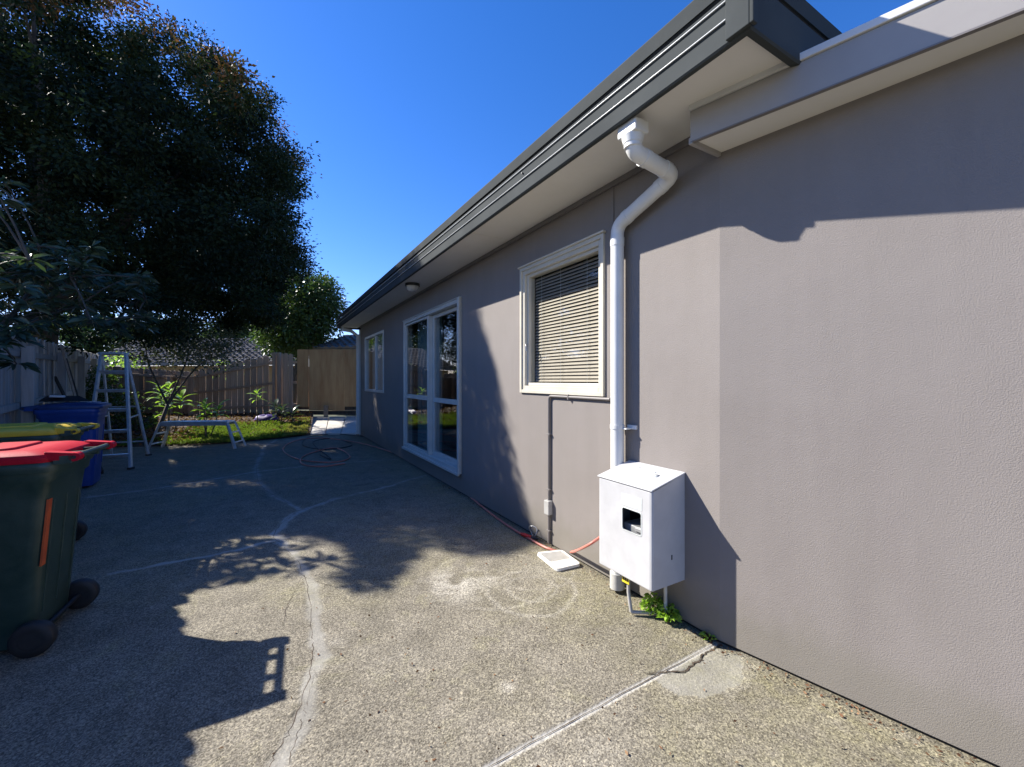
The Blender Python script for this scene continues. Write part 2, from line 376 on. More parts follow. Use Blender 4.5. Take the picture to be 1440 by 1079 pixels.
big = gp((388, 1100), (400, 1060), (428, 1010), (448, 930), (446, 880), (437, 820), (420, 785), (402, 768))
m, d = strip(big, .034, .022, .9); cement = np.maximum(cement, m); chalk = np.maximum(chalk, m*.22*np.clip((fbm(XX, YY, 9)-.3)*3, 0, 1.4)); dz += m*.002
d2, _ = dpoly(wx+.045, wy, big); crack = np.maximum(crack, np.clip(1-d2/.0045, 0, 1)*(fbm(XX, YY, 3) > .47)*.8)
net = [gp((402, 768), (385, 752), (415, 722), (470, 702), (530, 688), (600, 668)), gp((402, 758), (330, 775), (240, 792), (150, 808)),
       gp((425, 716), (385, 697), (364, 680), (360, 655)), gp((120, 700), (200, 690), (290, 676), (360, 664), (440, 654), (560, 646)), gp((360, 655), (372, 628), (400, 612))]
for k, p in enumerate(net):
    m, d = strip(p, .019 if k else .030, .015, .95); cement = np.maximum(cement, m); chalk = np.maximum(chalk, m*.55)
    dd, _ = dpoly(wx, wy, p); crack = np.maximum(crack, np.clip(1-dd/.006, 0, 1)*.6*(fbm(XX+3, YY, 2) > .45))
# expansion joint, straight
jt = gp((560, 1150), (690, 1079), (860, 985), (1006, 905)); dj, _ = dpoly(XX, YY, jt)
m = np.clip((.013-dj)/.006+.5, 0, 1); cement = np.maximum(cement, m); chalk = np.maximum(chalk, m*.75); dz -= m*.001
dj2, _ = dpoly(XX-.013, YY-.018, jt); crack = crack
dj3, _ = dpoly(XX+.014, YY+.012, jt); crack = np.maximum(crack, np.clip(1-dj3/.003, 0, 1)*.45)
# dark crack and cement patch by the corner
ck = gp((912, 948), (935, 945), (962, 944), (975, 934), (985, 928), (988, 921), (1000, 914), (1012, 906))
dc, _ = dpoly(XX+(fbm(XX, YY, 30)-.5)*.02, YY+(fbm(XX+4, YY, 30)-.5)*.02, ck); crack = np.maximum(crack, np.clip(1.4-dc/.005, 0, 1)); dz -= np.clip(1-dc/.006, 0, 1)*.006
pt = [p for p in gp((915, 952), (1000, 907), (1048, 925), (1040, 960), (985, 985), (950, 975))]
ip = inpoly(wx, wy, pt).astype(float); cement = np.maximum(cement, ip*.75); chalk = np.maximum(chalk, ip*.12*fbm(XX, YY, 8)*2)
b2 = inpoly(wx, wy, gp((1000, 965), (1050, 915), (1075, 935), (1030, 985))).astype(float); chalk = np.maximum(chalk, b2*.18)
# ring marks and chalky splashes
for (cx, cy), r, wd, a in ((gnd(748, 832)[:2], .27, .022, .42), (gnd(748, 828)[:2], .15, .02, .36), (gnd(690, 812)[:2], .40, .02, .30), (gnd(742, 800)[:2], .30, .016, .25)):
    d = np.abs(np.hypot(wx-cx, wy-cy)-r); chalk = np.maximum(chalk, np.clip(1-d/wd, 0, 1)*a*(.4+fbm(XX, YY, 5)))
for px, py, r, a in ((640, 822, .30, .95), (690, 815, .16, .6), (610, 840, .13, .5), (760, 800, .2, .3), (715, 968, .05, .9), (470, 905, .07, .35), (560, 930, .2, .22), (800, 1040, .3, .2)):
    c = gnd(px, py); d = np.hypot(wx-c.x, wy-c.y)/r; chalk = np.maximum(chalk, np.clip(1-d, 0, 1)*a*np.clip((fbm(XX, YY, 11)-.38)*6, 0, 1))
for px, py, r, a in ((470, 890, .5, .25), (880, 905, .25, .5), (640, 900, .6, .3), (560, 1000, .5, .25), (1040, 985, .2, .3), (1130, 1040, .15, .35), (420, 690, .8, .5), (250, 730, .8, .4)):
    c = gnd(px, py); d = np.hypot(wx-c.x, wy-c.y)/r; dirt = np.maximum(dirt, np.clip(1.2-d, 0, 1)*a*(.3+fbm(XX, YY, 7)))
# moss along the walls
def dwall(): 
    a = np.abs((XX-C0.x)*(-N.x)+(YY-C0.y)*(-N.y)); sA = (XX-C0.x)*U.x+(YY-C0.y)*U.y
    b = np.abs((XX-C0.x)*M.x+(YY-C0.y)*M.y); return np.where(sA > 0, a, b)
dw = dwall(); f_ = fbm(XX, YY, 3)
moss = np.clip(1.25-dw/(.30+.35*f_), 0, 1)*(.45+.8*f_); moss = np.maximum(moss, np.clip((fbm(XX+20, YY, 1.1)-.5)*3, 0, .45))
c = gnd(830, 850); moss = np.maximum(moss, np.clip(1.2-np.hypot(wx-c.x, wy-c.y)/.35, 0, 1)*.9)
dirt = np.maximum(dirt, np.clip(1-dw/(.035+.05*f_), 0, 1)*.9)
# cobweb cracks
zz = dz+(fbm(XX, YY, 1.2)-.5)*.012
dr = npmesh('driveway', np.stack([XX, YY, zz], 1), FF, MT['concrete'], None, dict(cement=cement, crack=crack, chalk=np.clip(chalk, 0, 1), moss=np.clip(moss, 0, 1), dirt=np.clip(dirt, 0, 1)), True)
tag(dr, 'weathered concrete yard with patched cracks and ring stains', kind='structure')

# open cracks: thin dark ribbons following the surface
def gzv(x, y): return float((fbm(np.array([x]), np.array([y]), 1.2)[0]-.5)*.012)
def crack_(pts, wd, amp=.012, fade=True):
    P = smooth_path([Vector((x, y, 0)) for x, y in pts], 9); n = len(P); L_ = []; R_ = []; m = MB()
    for i, p in enumerate(P):
        d = (P[min(i+1, n-1)]-P[max(i-1, 0)]).normalized(); q = Vector((-d.y, d.x, 0)); p = p+q*random.gauss(0, amp*.35)
        w_ = wd*random.uniform(.45, 1.3)*(math.sin(math.pi*(i+.5)/n)**.4 if fade else 1); z = gzv(p.x, p.y)+.0018
        L_.append((p.x+q.x*w_/2, p.y+q.y*w_/2, z)); R_.append((p.x-q.x*w_/2, p.y-q.y*w_/2, z))
    m.add(L_+R_, [(i, i+1, n+i+1, n+i) for i in range(n-1)]); m.build('crack', MT['soil'], dr)
crack_(ck, .009, .010); crack_(jt, .0035, .004, False)
crack_([(x-.03, y) for x, y in big], .0035, .012); crack_(gp((440, 955), (430, 1000), (415, 1040), (405, 1079)), .003, .01)
crack_(net[0], .004, .012); crack_(net[2], .004, .012); crack_(gp((395, 790), (430, 812), (470, 826)), .0025, .01)
crack_(gp((415, 830), (405, 850), (398, 880)), .0025, .01)

# far garden bed rising to the back fence
front = [gnd(60, 655), gnd(140, 640), gnd(225, 630), gnd(330, 626), gnd(440, 612)]
front = [Vector((-11.5, 8.0, 0)), Vector((-8.3, 7.9, 0)), Vector((-6.95, 8.2, 0)), Vector((-5.85, 8.55, 0)), Vector((-5.15, 9.3, 0)), Vector((-4.78, 9.95, 0))]
back = [Vector((-14.5, 14, 0)), Vector((-11.5, 13.2, 0)), Vector((-9.5, 13, 0)), Vector((-8.0, 12.9, 0)), Vector((-6.7, 12.9, 0)), Vector((-5.95, 12.6, 0))]
def bed(t, s):
    k = min(int(t*5), 4); r = t*5-k
    p = front[k].lerp(front[k+1], r).lerp(back[k].lerp(back[k+1], r), s)
    z = .03+.30*min(1, s*1.05)**1.1+.03*math.sin(p.x*3)*math.sin(p.y*2.3)*s
    return Vector((p.x, p.y, z if s > 0 else -.02))
NB, NS = 60, 30
vs_ = [bed(i/NB, j/NS) for j in range(NS+1) for i in range(NB+1)]
fs_ = [(j*(NB+1)+i, j*(NB+1)+i+1, (j+1)*(NB+1)+i+1, (j+1)*(NB+1)+i) for j in range(NS) for i in range(NB)]
b_ = MB(); b_.add(vs_, fs_, True); tag(b_.build('garden_soil', MT['soil']), kind='structure')
# grass blades (uncountable)
P = []; TT = []
while len(P) < 26000:
    t = random.uniform(.30, .97); s = random.random()**1.2*.62
    p = bed(t, s); n_ = vnoise(np.array([p.x]), np.array([p.y]), 1.7)[0]
    lim = .62 if t > .42 else .4
    if s > lim*(.6+.6*n_) or (t < .4 and n_ < .45): continue
    P.append(p); TT.append(min(1, max(0, .15+.5*n_+random.gauss(0, .15)+(.35 if t > .82 else 0))))
P = np.array([tuple(p) for p in P]); ax = np.stack([rng.normal(0, .6, len(P)), rng.normal(0, .6, len(P)), np.ones(len(P))], 1)
v, f, k = leaves(P, ax, rng.uniform(.04, .09, len(P)), rng.uniform(.012, .022, len(P)), .2)
tag(npmesh('grass', v, f, MT['grass'], None, dict(tint=np.repeat(TT, k))), 'patchy sunlit grass between the driveway and the back fence', 'grass', kind='stuff')
P = []
while len(P) < 5000:
    t = random.uniform(.12, .98); s = random.random(); 
    if t > .5 and s < .45 and random.random() < .8: continue
    p = bed(t, s); P.append((p.x, p.y, p.z+random.uniform(0, .03)+(.09*random.random() if .33 < t < .47 and s < .5 else 0)))
P = np.array(P); ax = rng.normal(size=(len(P), 3)); ax[:, 2] *= .4
v, f, k = leaves(P, ax, rng.uniform(.04, .10, len(P)), rng.uniform(.03, .06, len(P)), .05)
tag(npmesh('leaf_litter', v, f, MT['litter'], None, dict(tint=np.repeat(rng.random(len(P)), k))), 'brown fallen leaves over the garden soil', 'leaf litter', kind='stuff')
# pale pavers by the far house corner
pq = thing('paved_path', 'sunlit pale paving slabs past the far house corner', 'path', tuple(gnd(480, 606)))
def pz(d): return .03+max(0, d-10.6)*.09
pl0, pl1, pr0, pr1 = Vector((-4.80, 9.98, 0)), Vector((-5.95, 12.5, 0)), Vector((-3.72, 9.98, 0)), Vector((-4.45, 12.5, 0))
def pp(u_, v_):
    q = pl0.lerp(pr0, u_).lerp(pl1.lerp(pr1, u_), v_); return q
for r_ in range(4):
    for c_ in range(3):
        off_ = .0 if r_ % 2 else .04; pb = MB(); v0, v1 = r_/4+.004, (r_+1)/4-.004; u0, u1 = c_/3+.006, (c_+1)/3-.006
        q = [pp(u0, v0), pp(u1, v0), pp(u1, v1), pp(u0, v1)]; zo = random.uniform(0, .012)
        pb.hexa([Vector((p.x, p.y, -.05)) for p in q]+[Vector((p.x, p.y, .03+max(0, p.y-10)*.075+zo)) for p in q])
        pb.build('paving_slab', MT['paver'], pq, pq.location, bevel=.006)

# ================================================================== HOUSE
SE = 9.12; ZS = 2.58; GO = .46; GS = -.42
house = thing('house', 'grey-brown plastered single-storey house with dark steel gutters, filling the right side', 'house', tuple(C0))
OFF = C0
w1 = mw(733, 380); w1r = mw(851, 328); w1b = mw(851, 558)
win1 = (w1r[0], w1[0], w1b[1], w1r[1])                               # s0,s1,z0,z1
dl = mw(569, 450); dr_ = mw(649, 419); drb = mw(649, 667); door = (dr_[0], dl[0], drb[1], dr_[1])
fl = mw(514, 472); fr_ = mw(540, 464); frb = mw(540, 553); win2 = (fr_[0], fl[0], frb[1], fr_[1])
print('openings', win1, door, win2)
holes = [(a[0]+.02, a[1]-.02, a[2]+.02, a[3]-.02) for a in (win1, door, win2)]
WT = .14
def wall_holes(mb, s0, s1, z0, z1, hs, fn, t0, t1):
    ss = sorted({s0, s1, *[h[0] for h in hs], *[h[1] for h in hs]})
    for a, b in zip(ss[:-1], ss[1:]):
        zs = [(z0, z1)]
        for h in hs:
            if h[0] <= a+1e-6 and b-1e-6 <= h[1]: zs = [(z0, h[2]), (h[3], z1)]
        for p, q in zs: mb.box((a, t0, p), (b, t1, q), fn)
wl = MB(); wall_holes(wl, 0, SE, .015, ZS+.05, holes, H, -WT, 0)
wl.box((SE-.14, -6, .015), (SE, -WT-.001, ZS+.05), H)
wl.build('plaster_wall', MT['plaster'], house, OFF)
nw = MB()   # side wing wall, meets the main wall at the bend
a0, a1 = C0, C0+V*5.0; b1 = a1-M*.14; b0 = C0-N*.14
nw.hexa([Vector((p.x, p.y, .015)) for p in (a0, a1, b1, b0)]+[Vector((p.x, p.y, 2.43)) for p in (a0, a1, b1, b0)])
nw.build('side_wing_wall', MT['plaster'], house, OFF)
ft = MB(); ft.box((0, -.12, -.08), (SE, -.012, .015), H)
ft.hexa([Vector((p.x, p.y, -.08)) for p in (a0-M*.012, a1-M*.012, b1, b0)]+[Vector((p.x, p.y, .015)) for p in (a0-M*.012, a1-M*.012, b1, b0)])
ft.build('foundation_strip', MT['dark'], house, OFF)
# vertical joint trim
jb = MB(); js = mw(862, 280)[0]; jb.box((js-.012, 0, .2), (js+.012, .008, ZS), H); jb.build('wall_joint_trim', MT['conduit'], house, OFF)
tr = MB(); tr.box((.05, 0, ZS-.035), (SE, .018, ZS-.001), H); tr.build('wall_top_trim', MT['conduit'], house, OFF, bevel=.003)
# soffit panels
GE = SE+.46
cuts = [GS+.02, 2.05, 4.45, 6.85, 9.1, GE-.02]
for a, b in zip(cuts[:-1], cuts[1:]):
    sp = MB(); sp.box((a+.003, -.3 if a < 0 else 0.001, ZS), (b-.003, GO-.012, ZS+.012), H)
    sp.build('soffit_panel', MT['soffit'], house, OFF, bevel=.001)
sj = MB()
for a in cuts[1:-1]: sj.box((a-.009, .02, ZS-.004), (a+.009, GO-.035, ZS-.001), H)
sj.build('soffit_joint_strip', MT['soffit'], house, OFF)
# gutter: profile (o, z)
prof = [(GO-.035, 2.552), (GO-.006, 2.545), (GO, 2.552), (GO, 2.626), (GO+.005, 2.632), (GO+.005, 2.638), (GO+.001, 2.644), (GO+.001, 2.696), (GO+.006, 2.702), (GO+.006, 2.720), (GO-.004, 2.726), (GO-.012, 2.720), (GO-.008, 2.56), (GO-.035, 2.562)]
gt = MB(); gt.prism(prof, lambda o, z: H(GS-(o-GO), o, z), lambda o, z: H(GE+(o-GO), o, z))
gt.build('gutter', MT['gutter'], house, OFF)
RET = 5.0
profF = [(GO-.035, 2.552), (GO-.006, 2.545), (GO, 2.552), (GO, 2.718), (GO-.012, 2.725), (GO-.035, 2.60)]
g2 = MB(); g2.prism(profF, lambda o, z: H(GS-(o-GO), o, z), lambda o, z: H(GS-(o-GO), -RET, z)); g2.build('gutter', MT['gutter'], house, OFF)
g3 = MB(); g3.prism(prof, lambda o, z: H(GE+(o-GO), o, z), lambda o, z: H(GE+(o-GO), -RET, z)); g3.build('gutter', MT['gutter'], house, OFF)
for zz_ in (2.635, 2.704):
    gbd = MB(); gbd.tube([H(GS+.09, GO+.006, zz_), H(GE, GO+.006, zz_)], .0036, 8); gbd.build('gutter_highlight', MT['gutter_glint'], house, OFF)  # bright tubes paint the thin sun glints along the gutter face
gc = MB()
gc.box((GS-.003, GO+.001, 2.549), (GS+.085, GO+.017, 2.728), H); gc.box((GS-.018, GO-.012, 2.549), (GS-.0035, GO+.0165, 2.728), H)
gc.build('gutter_corner_cover', MT['gutter'], house, OFF, bevel=.003)
gv = MB()
for s in (1.1, 4.0, 6.9):
    gv.tube([H(s, GO+.003, 2.676), H(s, GO+.011, 2.676)], .006, 8)
gv.build('gutter_rivet', MT['gutter_dark'], house, OFF)
# dark backing board + roof edge band
bb = MB(); bb.box((GS+.05, GO-.14, 2.595), (GE-.05, GO-.115, 2.80), H); bb.box((GS+.05, -RET, 2.595), (GS+.075, GO-.141, 2.80), H); bb.build('fascia_board', MT['gutter_dark'], house, OFF)
eb = [(GO-.02, 2.760), (GO-.012, 2.760), (GO-.004, 2.820), (GO-.012, 2.832), (GO-.05, 2.838), (GO-.05, 2.826), (GO-.022, 2.815)]
e1 = MB(); e1.prism(eb, lambda o, z: H(GS-(o-GO), o, z), lambda o, z: H(GE+(o-GO), o, z)); e1.build('roof_edge_flashing', MT['gutter'], house, OFF)
e2 = MB(); e2.prism(eb, lambda o, z: H(GS-(o-GO), o, z), lambda o, z: H(GS-(o-GO), -RET, z)); e2.build('roof_edge_flashing', MT['gutter'], house, OFF)
# roof planes (hip)
def rz_(o): return 2.835+(GO-.03-o)*.27
rf = MB(); o1 = -RET
a, b = H(GS+.03, GO-.03, rz_(GO-.03)), H(GE-.03, GO-.03, rz_(GO-.03)); wdt = GO-.03-o1
c, d = H(GE-.03-wdt*.8, o1, rz_(o1)), H(GS+.03+wdt*.8, o1, rz_(o1)); dn = Vector((0, 0, -.02))
rf.add([a, b, c, d], [(0, 1, 2, 3)]); rf.add([a, d, H(GS+.03, o1, rz_(GO-.03))], [(0, 1, 2)]); rf.add([b, H(GE-.03, o1, rz_(GO-.03)), c], [(0, 1, 2)])
rf.build('roof', MT['gutter_dark'], house, OFF)
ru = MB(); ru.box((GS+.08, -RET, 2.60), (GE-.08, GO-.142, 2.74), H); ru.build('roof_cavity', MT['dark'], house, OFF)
# side wing eave
FS = C0+N*.225; FV = Vector((.585, -.585, 0)).normalized(); FM = Vector((FV.y, -FV.x, 0)); FM = FM if FM.x < 0 else -FM
def K(s, o, z): return FS+FV*s+FM*o+Vector((0, 0, z))
fa = MB(); fa.box((0, -.02, 2.415), (5, 0, 2.555), K); fa.build('fascia_board', MT['fascia'], house, OFF, bevel=.002)
fc = MB(); fc.box((-.004, -.05, 2.5565), (5, .010, 2.586), K); fc.build('fascia_cap', MT['cap'], house, OFF, bevel=.003)
fg = MB(); fg.box((.001, -.018, 2.409), (5, .002, 2.4145), K); fg.build('fascia_drip_edge', MT['conduit'], house, OFF)
sf = MB(); e_ = C0+V*5
q = [FS-FM*.021-FV*0, FS-FM*.021+FV*5, e_, C0]
sf.hexa([p+Vector((0, 0, 2.423)) for p in q]+[p+Vector((0, 0, 2.432)) for p in q]); sf.build('soffit_panel', MT['soffit'], house, OFF)
ec = MB(); ec.beam(FS+Vector((0, 0, 2.418)), C0+N*.002+Vector((0, 0, 2.418)), .018, .03); ec.build('eave_end_trim', MT['fascia'], house, OFF, bevel=.002)
nr = MB(); q = [FS-FM*.05, FS-FM*.05+FV*5, FS-FM*3+FV*5, FS-FM*3-FV*1.2, ]
nr.hexa([p+Vector((0, 0, 2.54)) for p in q]+[p+Vector((0, 0, 2.575)) for p in q]); nr.build('side_wing_roof', MT['gutter_dark'], house, OFF)

# rooms behind the glass
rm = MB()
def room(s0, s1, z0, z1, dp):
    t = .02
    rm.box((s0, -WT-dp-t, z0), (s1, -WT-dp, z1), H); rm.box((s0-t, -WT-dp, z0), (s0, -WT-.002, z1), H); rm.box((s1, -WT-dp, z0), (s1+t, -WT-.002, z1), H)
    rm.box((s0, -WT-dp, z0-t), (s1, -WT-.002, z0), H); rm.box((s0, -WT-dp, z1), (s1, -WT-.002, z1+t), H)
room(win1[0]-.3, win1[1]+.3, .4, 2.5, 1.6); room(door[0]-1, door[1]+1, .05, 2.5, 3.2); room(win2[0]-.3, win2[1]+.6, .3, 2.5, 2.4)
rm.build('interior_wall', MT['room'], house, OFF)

def frame(mb, s0, s1, z0, z1, wd, o0, o1, wb=None):
    wb = wb or wd
    mb.box((s0, o0, z0), (s0+wd, o1, z1), H); mb.box((s1-wd, o0, z0), (s1, o1, z1), H)
    mb.box((s0+wd, o0, z1-wd), (s1-wd, o1, z1), H); mb.box((s0+wd, o0, z0), (s1-wd, o1, z0+wb), H)
def glass(s0, s1, z0, z1, o, parent):
    m = MB(); m.add([H(s0, o, z0), H(s1, o, z0), H(s1, o, z1), H(s0, o, z1)], [(0, 1, 2, 3)]); return m.build('pane', MT['glass'], parent, OFF)
# --- blind window
s0, s1, z0, z1 = win1
wn = MB(); frame(wn, s0, s1, z0, z1, .028, -.10, .018); frame(wn, s0+.028, s1-.028, z0+.028, z1-.028, .034, -.10, .004)
wn.box((s0-.012, 0.001, z1+.001), (s1+.012, .032, z1+.014), H)
wn = wn.build('window', MT['cream'], house, OFF, bevel=.003); wn['label'] = 'cream framed window with lowered venetian blind'
sh = MB(); frame(sh, s0+.063, s1-.063, z0+.063, z1-.063, .024, -.085, -.02); sh.build('sash', MT['cream'], wn, OFF, bevel=.003)
glass(s0+.086, s1-.086, z0+.086, z1-.086, -.05, wn)
ct = MB(); ct.tube([H(s1-.075, -.018, z0+.42), H(s1-.075, .0, z0+.42), H(s1-.088, .004, z0+.40), H(s1-.088, .004, z0+.36)], .006, 8); ct.build('latch', MT['brass'], wn, OFF)
nsl = 34; hgt = z1-z0-.19; sm = None
for i in range(nsl):
    z = z0+.095+hgt*(i+.5)/nsl
    if sm is None:
        ml = MB(); n5 = 5
        for k in range(n5-1):
            pa = [(-.013+.026*k/(n5-1)), (-.013+.026*(k+1)/(n5-1))]
            zc = [x*-.86 for x in pa]; pa = [x*.52+.0016*(1-(x/.013)**2) for x in pa]
            A = [U*(s0+.092)+N*(pa[0])+Vector((0, 0, zc[0])), U*(s1-.10)+N*pa[0]+Vector((0, 0, zc[0])), U*(s1-.10)+N*pa[1]+Vector((0, 0, zc[1])), U*(s0+.092)+N*pa[1]+Vector((0, 0, zc[1]))]
            ml.add(A, [(0, 1, 2, 3)], True)
        o = ml.build('blind_slat', MT['blind'], wn, loc=N*-.088+Vector((0, 0, z))); sm = o.data
    else:
        o = bpy.data.objects.new('blind_slat', sm); COL.objects.link(o); o.parent = wn; o.location = N*-.088+Vector((0, 0, z+random.uniform(-.001, .001)))
bc = MB(); 
for s in (s0+.25*(s1-s0), s0+.55*(s1-s0), s0+.8*(s1-s0)): bc.tube([H(s, -.072, z0+.09), H(s, -.072, z1-.08)], .0012, 5)
bc.build('blind_cord', MT['white'], wn, OFF)
# --- sliding door
s0, s1, z0, z1 = door; smid = mw(603, 500)[0]
df = MB(); frame(df, s0, s1, z0, z1, .048, -.11, .022, .05); df.box((s0-.012, .0225, z0), (s0+.035, .045, z1+.004), H)
df.box((smid-.012, -.05, z0+.05), (smid+.030, .012, z1-.055), H); df.box((s0-.01, .001, z1+.001), (s1+.01, .035, z1+.013), H)
df.box((s0, .023, z0-.02), (s1, .05, z0+.012), H)
df = df.build('sliding_door', MT['alu'], house, OFF, bevel=.003); df['label'] = 'tall glazed sliding door in a pale aluminium frame'
zt = mw(590, 559)[1]; t2 = mw(625, 565)[1]
d1 = MB(); frame(d1, smid+.030, s1-.055, z0+.05, z1-.055, .028, -.03, .006); d1.box((smid+.058, -.03, zt-.03), (s1-.083, .006, zt+.03), H); d1.build('door_leaf', MT['alu'], df, OFF, bevel=.002)
d2_ = MB(); frame(d2_, s0+.055, smid-.012, z0+.05, z1-.055, .045, -.09, -.05, .06); d2_.box((s0+.10, -.09, t2-.03), (smid-.057, -.05, t2+.03), H); d2_.build('door_leaf', MT['alu'], df, OFF, bevel=.002)
for a, b, zA, zB, o in ((smid+.058, s1-.083, z0+.078, zt-.03, -.012), (smid+.058, s1-.083, zt+.03, z1-.083, -.012), (s0+.10, smid-.057, z0+.11, t2-.03, -.07), (s0+.10, smid-.057, t2+.03, z1-.10, -.07)):
    glass(a, b, zA, zB, o, df)
cu = MB(); pts = []
n = 60
for i in range(n+1):
    s = smid+.12+(s1-smid-.1)*i/n; pts.append((s, -.24+.035*math.sin(i*1.15)+.012*math.sin(i*2.7)))
cu.add([H(s, o, .1) for s, o in pts]+[H(s, o*1.0, z1+.02) for s, o in pts], [(i, i+1, n+2+i, n+1+i) for i in range(n)], True)
cu = cu.build('curtain', MT['curtain'], df, OFF)
# --- far window
s0, s1, z0, z1 = win2; sM = mw(528, 500)[0]
f2_ = MB(); frame(f2_, s0, s1, z0, z1, .05, -.09, .018); f2_.box((sM-.03, -.05, z0+.05), (sM+.03, .006, z1-.05), H)
f2_ = f2_.build('window', MT['alu'], house, OFF, bevel=.003); f2_['label'] = 'small two-pane window near the far house corner'
glass(s0+.05, sM-.03, z0+.05, z1-.05, -.02, f2_); glass(sM+.03, s1-.05, z0+.05, z1-.05, -.02, f2_)
nc = MB(); pts = [(s0+.05+(s1-s0-.1)*i/40, -.16+.02*math.sin(i*1.3)) for i in range(41)]
nc.add([H(s, o, z0) for s, o in pts]+[H(s, o, z1) for s, o in pts], [(i, i+1, 42+i, 41+i) for i in range(40)], True)
nc.build('net_curtain', MT['white'], f2_, OFF)

# --- downpipe with swan neck
PO = .062; PR = .040
sv = mw(868, 500, PO)[0]
o_a = GO-.075; sa, za = mw(890, 172, o_a); sb, zb = mw(948, 246, .075); zc = mw(868, 318, PO)[1]
print('pipe', sv, sa, za, sb, zb, zc)
dp_path = []
def bend(A, B, Cc, r=.07, n=5):
    a = B+(A-B).normalized()*r; c = B+(Cc-B).normalized()*r
    return [a*(1-t)**2+B*2*t*(1-t)+c*t*t for t in [i/n for i in range(n+1)]]
P0 = H(sa, o_a, 2.55); P1 = H(sa, o_a, min(za-.02, 2.42)); P2 = H(sb, .078, zb); P3 = H(sv, PO, zc); P4 = H(sv, PO, .03)
path = [P0]+bend(P0, P1, P2, .05)+bend(P1, P2, P3, .055)+bend(P2, P3, P4, .06)+[P4]
dp = MB(); dp.tube(path, PR, 20); dp = dp.build('downpipe', MT['pvc'], house, OFF); dp['label'] = 'white plastic downpipe with a swan neck under the gutter'
ob = MB(); ob.box((sa-.06, o_a-.045, 2.49), (sa+.06, o_a+.045, 2.549), H); ob.tube([H(sa, o_a, 2.49), H(sa, o_a, 2.455)], [.055, .046], 20); ob.build('gutter_outlet', MT['pvc'], dp, OFF, bevel=.006)
cl = MB()
def ring(A, B, t, ln=.035, r=PR+.003):
    d = (B-A).normalized(); m_ = A.lerp(B, t); cl.tube([m_-d*ln/2, m_+d*ln/2], r, 20)
ring(P0, P1, .75); ring(P1, P2, .28); ring(P1, P2, .78); ring(P2, P3, .2); ring(P2, P3, .80); 
ring(P3, P4, .045, .05); cl.build('pipe_collar', MT['pvc'], dp, OFF)
ls = MB(); ls.tube([H(sv, PO, .02), H(sv, PO, .115)], PR+.005, 20); ls.build('pipe_shoe', MT['pvcg'], dp, OFF)
zb_ = mw(868, 600, PO)[1]
bk = MB(); bk.tube([H(sv, PO, zb_-.012), H(sv, PO, zb_+.012)], PR+.004, 20); bk.box((sv-.105, .0, zb_-.012), (sv-.035, .012, zb_+.012), H); bk.box((sv-.075, .0, zb_-.012), (sv-.035, PO, zb_-.004), H); bk.build('pipe_bracket', MT['pvc'], dp, OFF)
fd = MB(); fs0 = SE+.05
fd.tube([H(fs0, .05, .03), H(fs0, .05, 2.35), H(fs0+.05, .2, 2.47), H(fs0+.1, GO-.08, 2.5), H(fs0+.1, GO-.08, 2.56)], .042, 14); fd = fd.build('downpipe', MT['pvc'], house, OFF); fd['label'] = 'white downpipe at the far house corner'
cbd = MB(); cbd.box((SE+.001, -.10, .02), (SE+.025, .03, 2.5), H); cbd.build('corner_board', MT['alu'], house, OFF)

# --- soffit lamp
ls_, lz_ = mw(580, 412, .26); LP = H(ls_, .26, ZS)
lp = thing('soffit_lamp', 'small round glass lamp under the eave above the sliding door', 'lamp', tuple(LP))
a = MB(); a.tube([Vector((0, 0, -.001)), Vector((0, 0, -.035))], .095, 24); a.build('lamp_base', MT['gutter_dark'], lp, bevel=.004)
a = MB(); pr = [(.082, -.035), (.08, -.06), (.065, -.085), (.04, -.1), (.005, -.106)]
a.add([(r*math.cos(2*math.pi*k/24), r*math.sin(2*math.pi*k/24), z) for r, z in pr for k in range(24)], [(i*24+k, i*24+(k+1) % 24, (i+1)*24+(k+1) % 24, (i+1)*24+k) for i in range(4) for k in range(24)], True)
a.build('lamp_shade', MT['lamp'], lp)

# --- cable conduit with junction box
cs, cz = mw(772, 557, .014); ce, cez = mw(858, 565, .014); _, jz = mw(770, 713, .02)
cd = thing('cable_conduit', 'thin grey conduit bent under the blind window with a small junction box', 'conduit', tuple(H(cs, 0, 0)))
CO = H(cs, 0, 0)
a = MB(); a.tube([H(ce, .014, cz+.0)]+bend(H(ce, .014, cz), H(cs, .014, cz), H(cs, .014, 0), .035, 5)+[H(cs, .014, .02)], .0105, 10); a.build('conduit_tube', MT['conduit'], cd, CO)
a = MB(); a.box((cs-.032, .001, jz-.055), (cs+.032, .042, jz+.055), H); a.build('junction_box', MT['boxgrey'], cd, CO, bevel=.005)
a = MB()
for s, z in ((cs, cz-.30), (cs, jz+.14), (cs-.25, cz), (cs, .12)):
    if s == cs: a.box((s-.02, .0, z-.006), (s+.02, .026, z+.006), H)
    else: a.box((s-.006, .0, z-.02), (s+.006, .026, z+.02), H)
a.build('conduit_clip', MT['conduit'], cd, CO, bevel=.002)

# --- gas meter box
b0, b1_, bo = .200, .592, .255; zf0, zf1, zbk = .232, .735, .80
mbx = thing('meter_box', 'white gas meter box with a small viewing window fixed beside the downpipe', 'meter box', tuple(H(.39, 0, 0)))
MO = H(.39, 0, 0)
a = MB()
def bz(o, z): return z
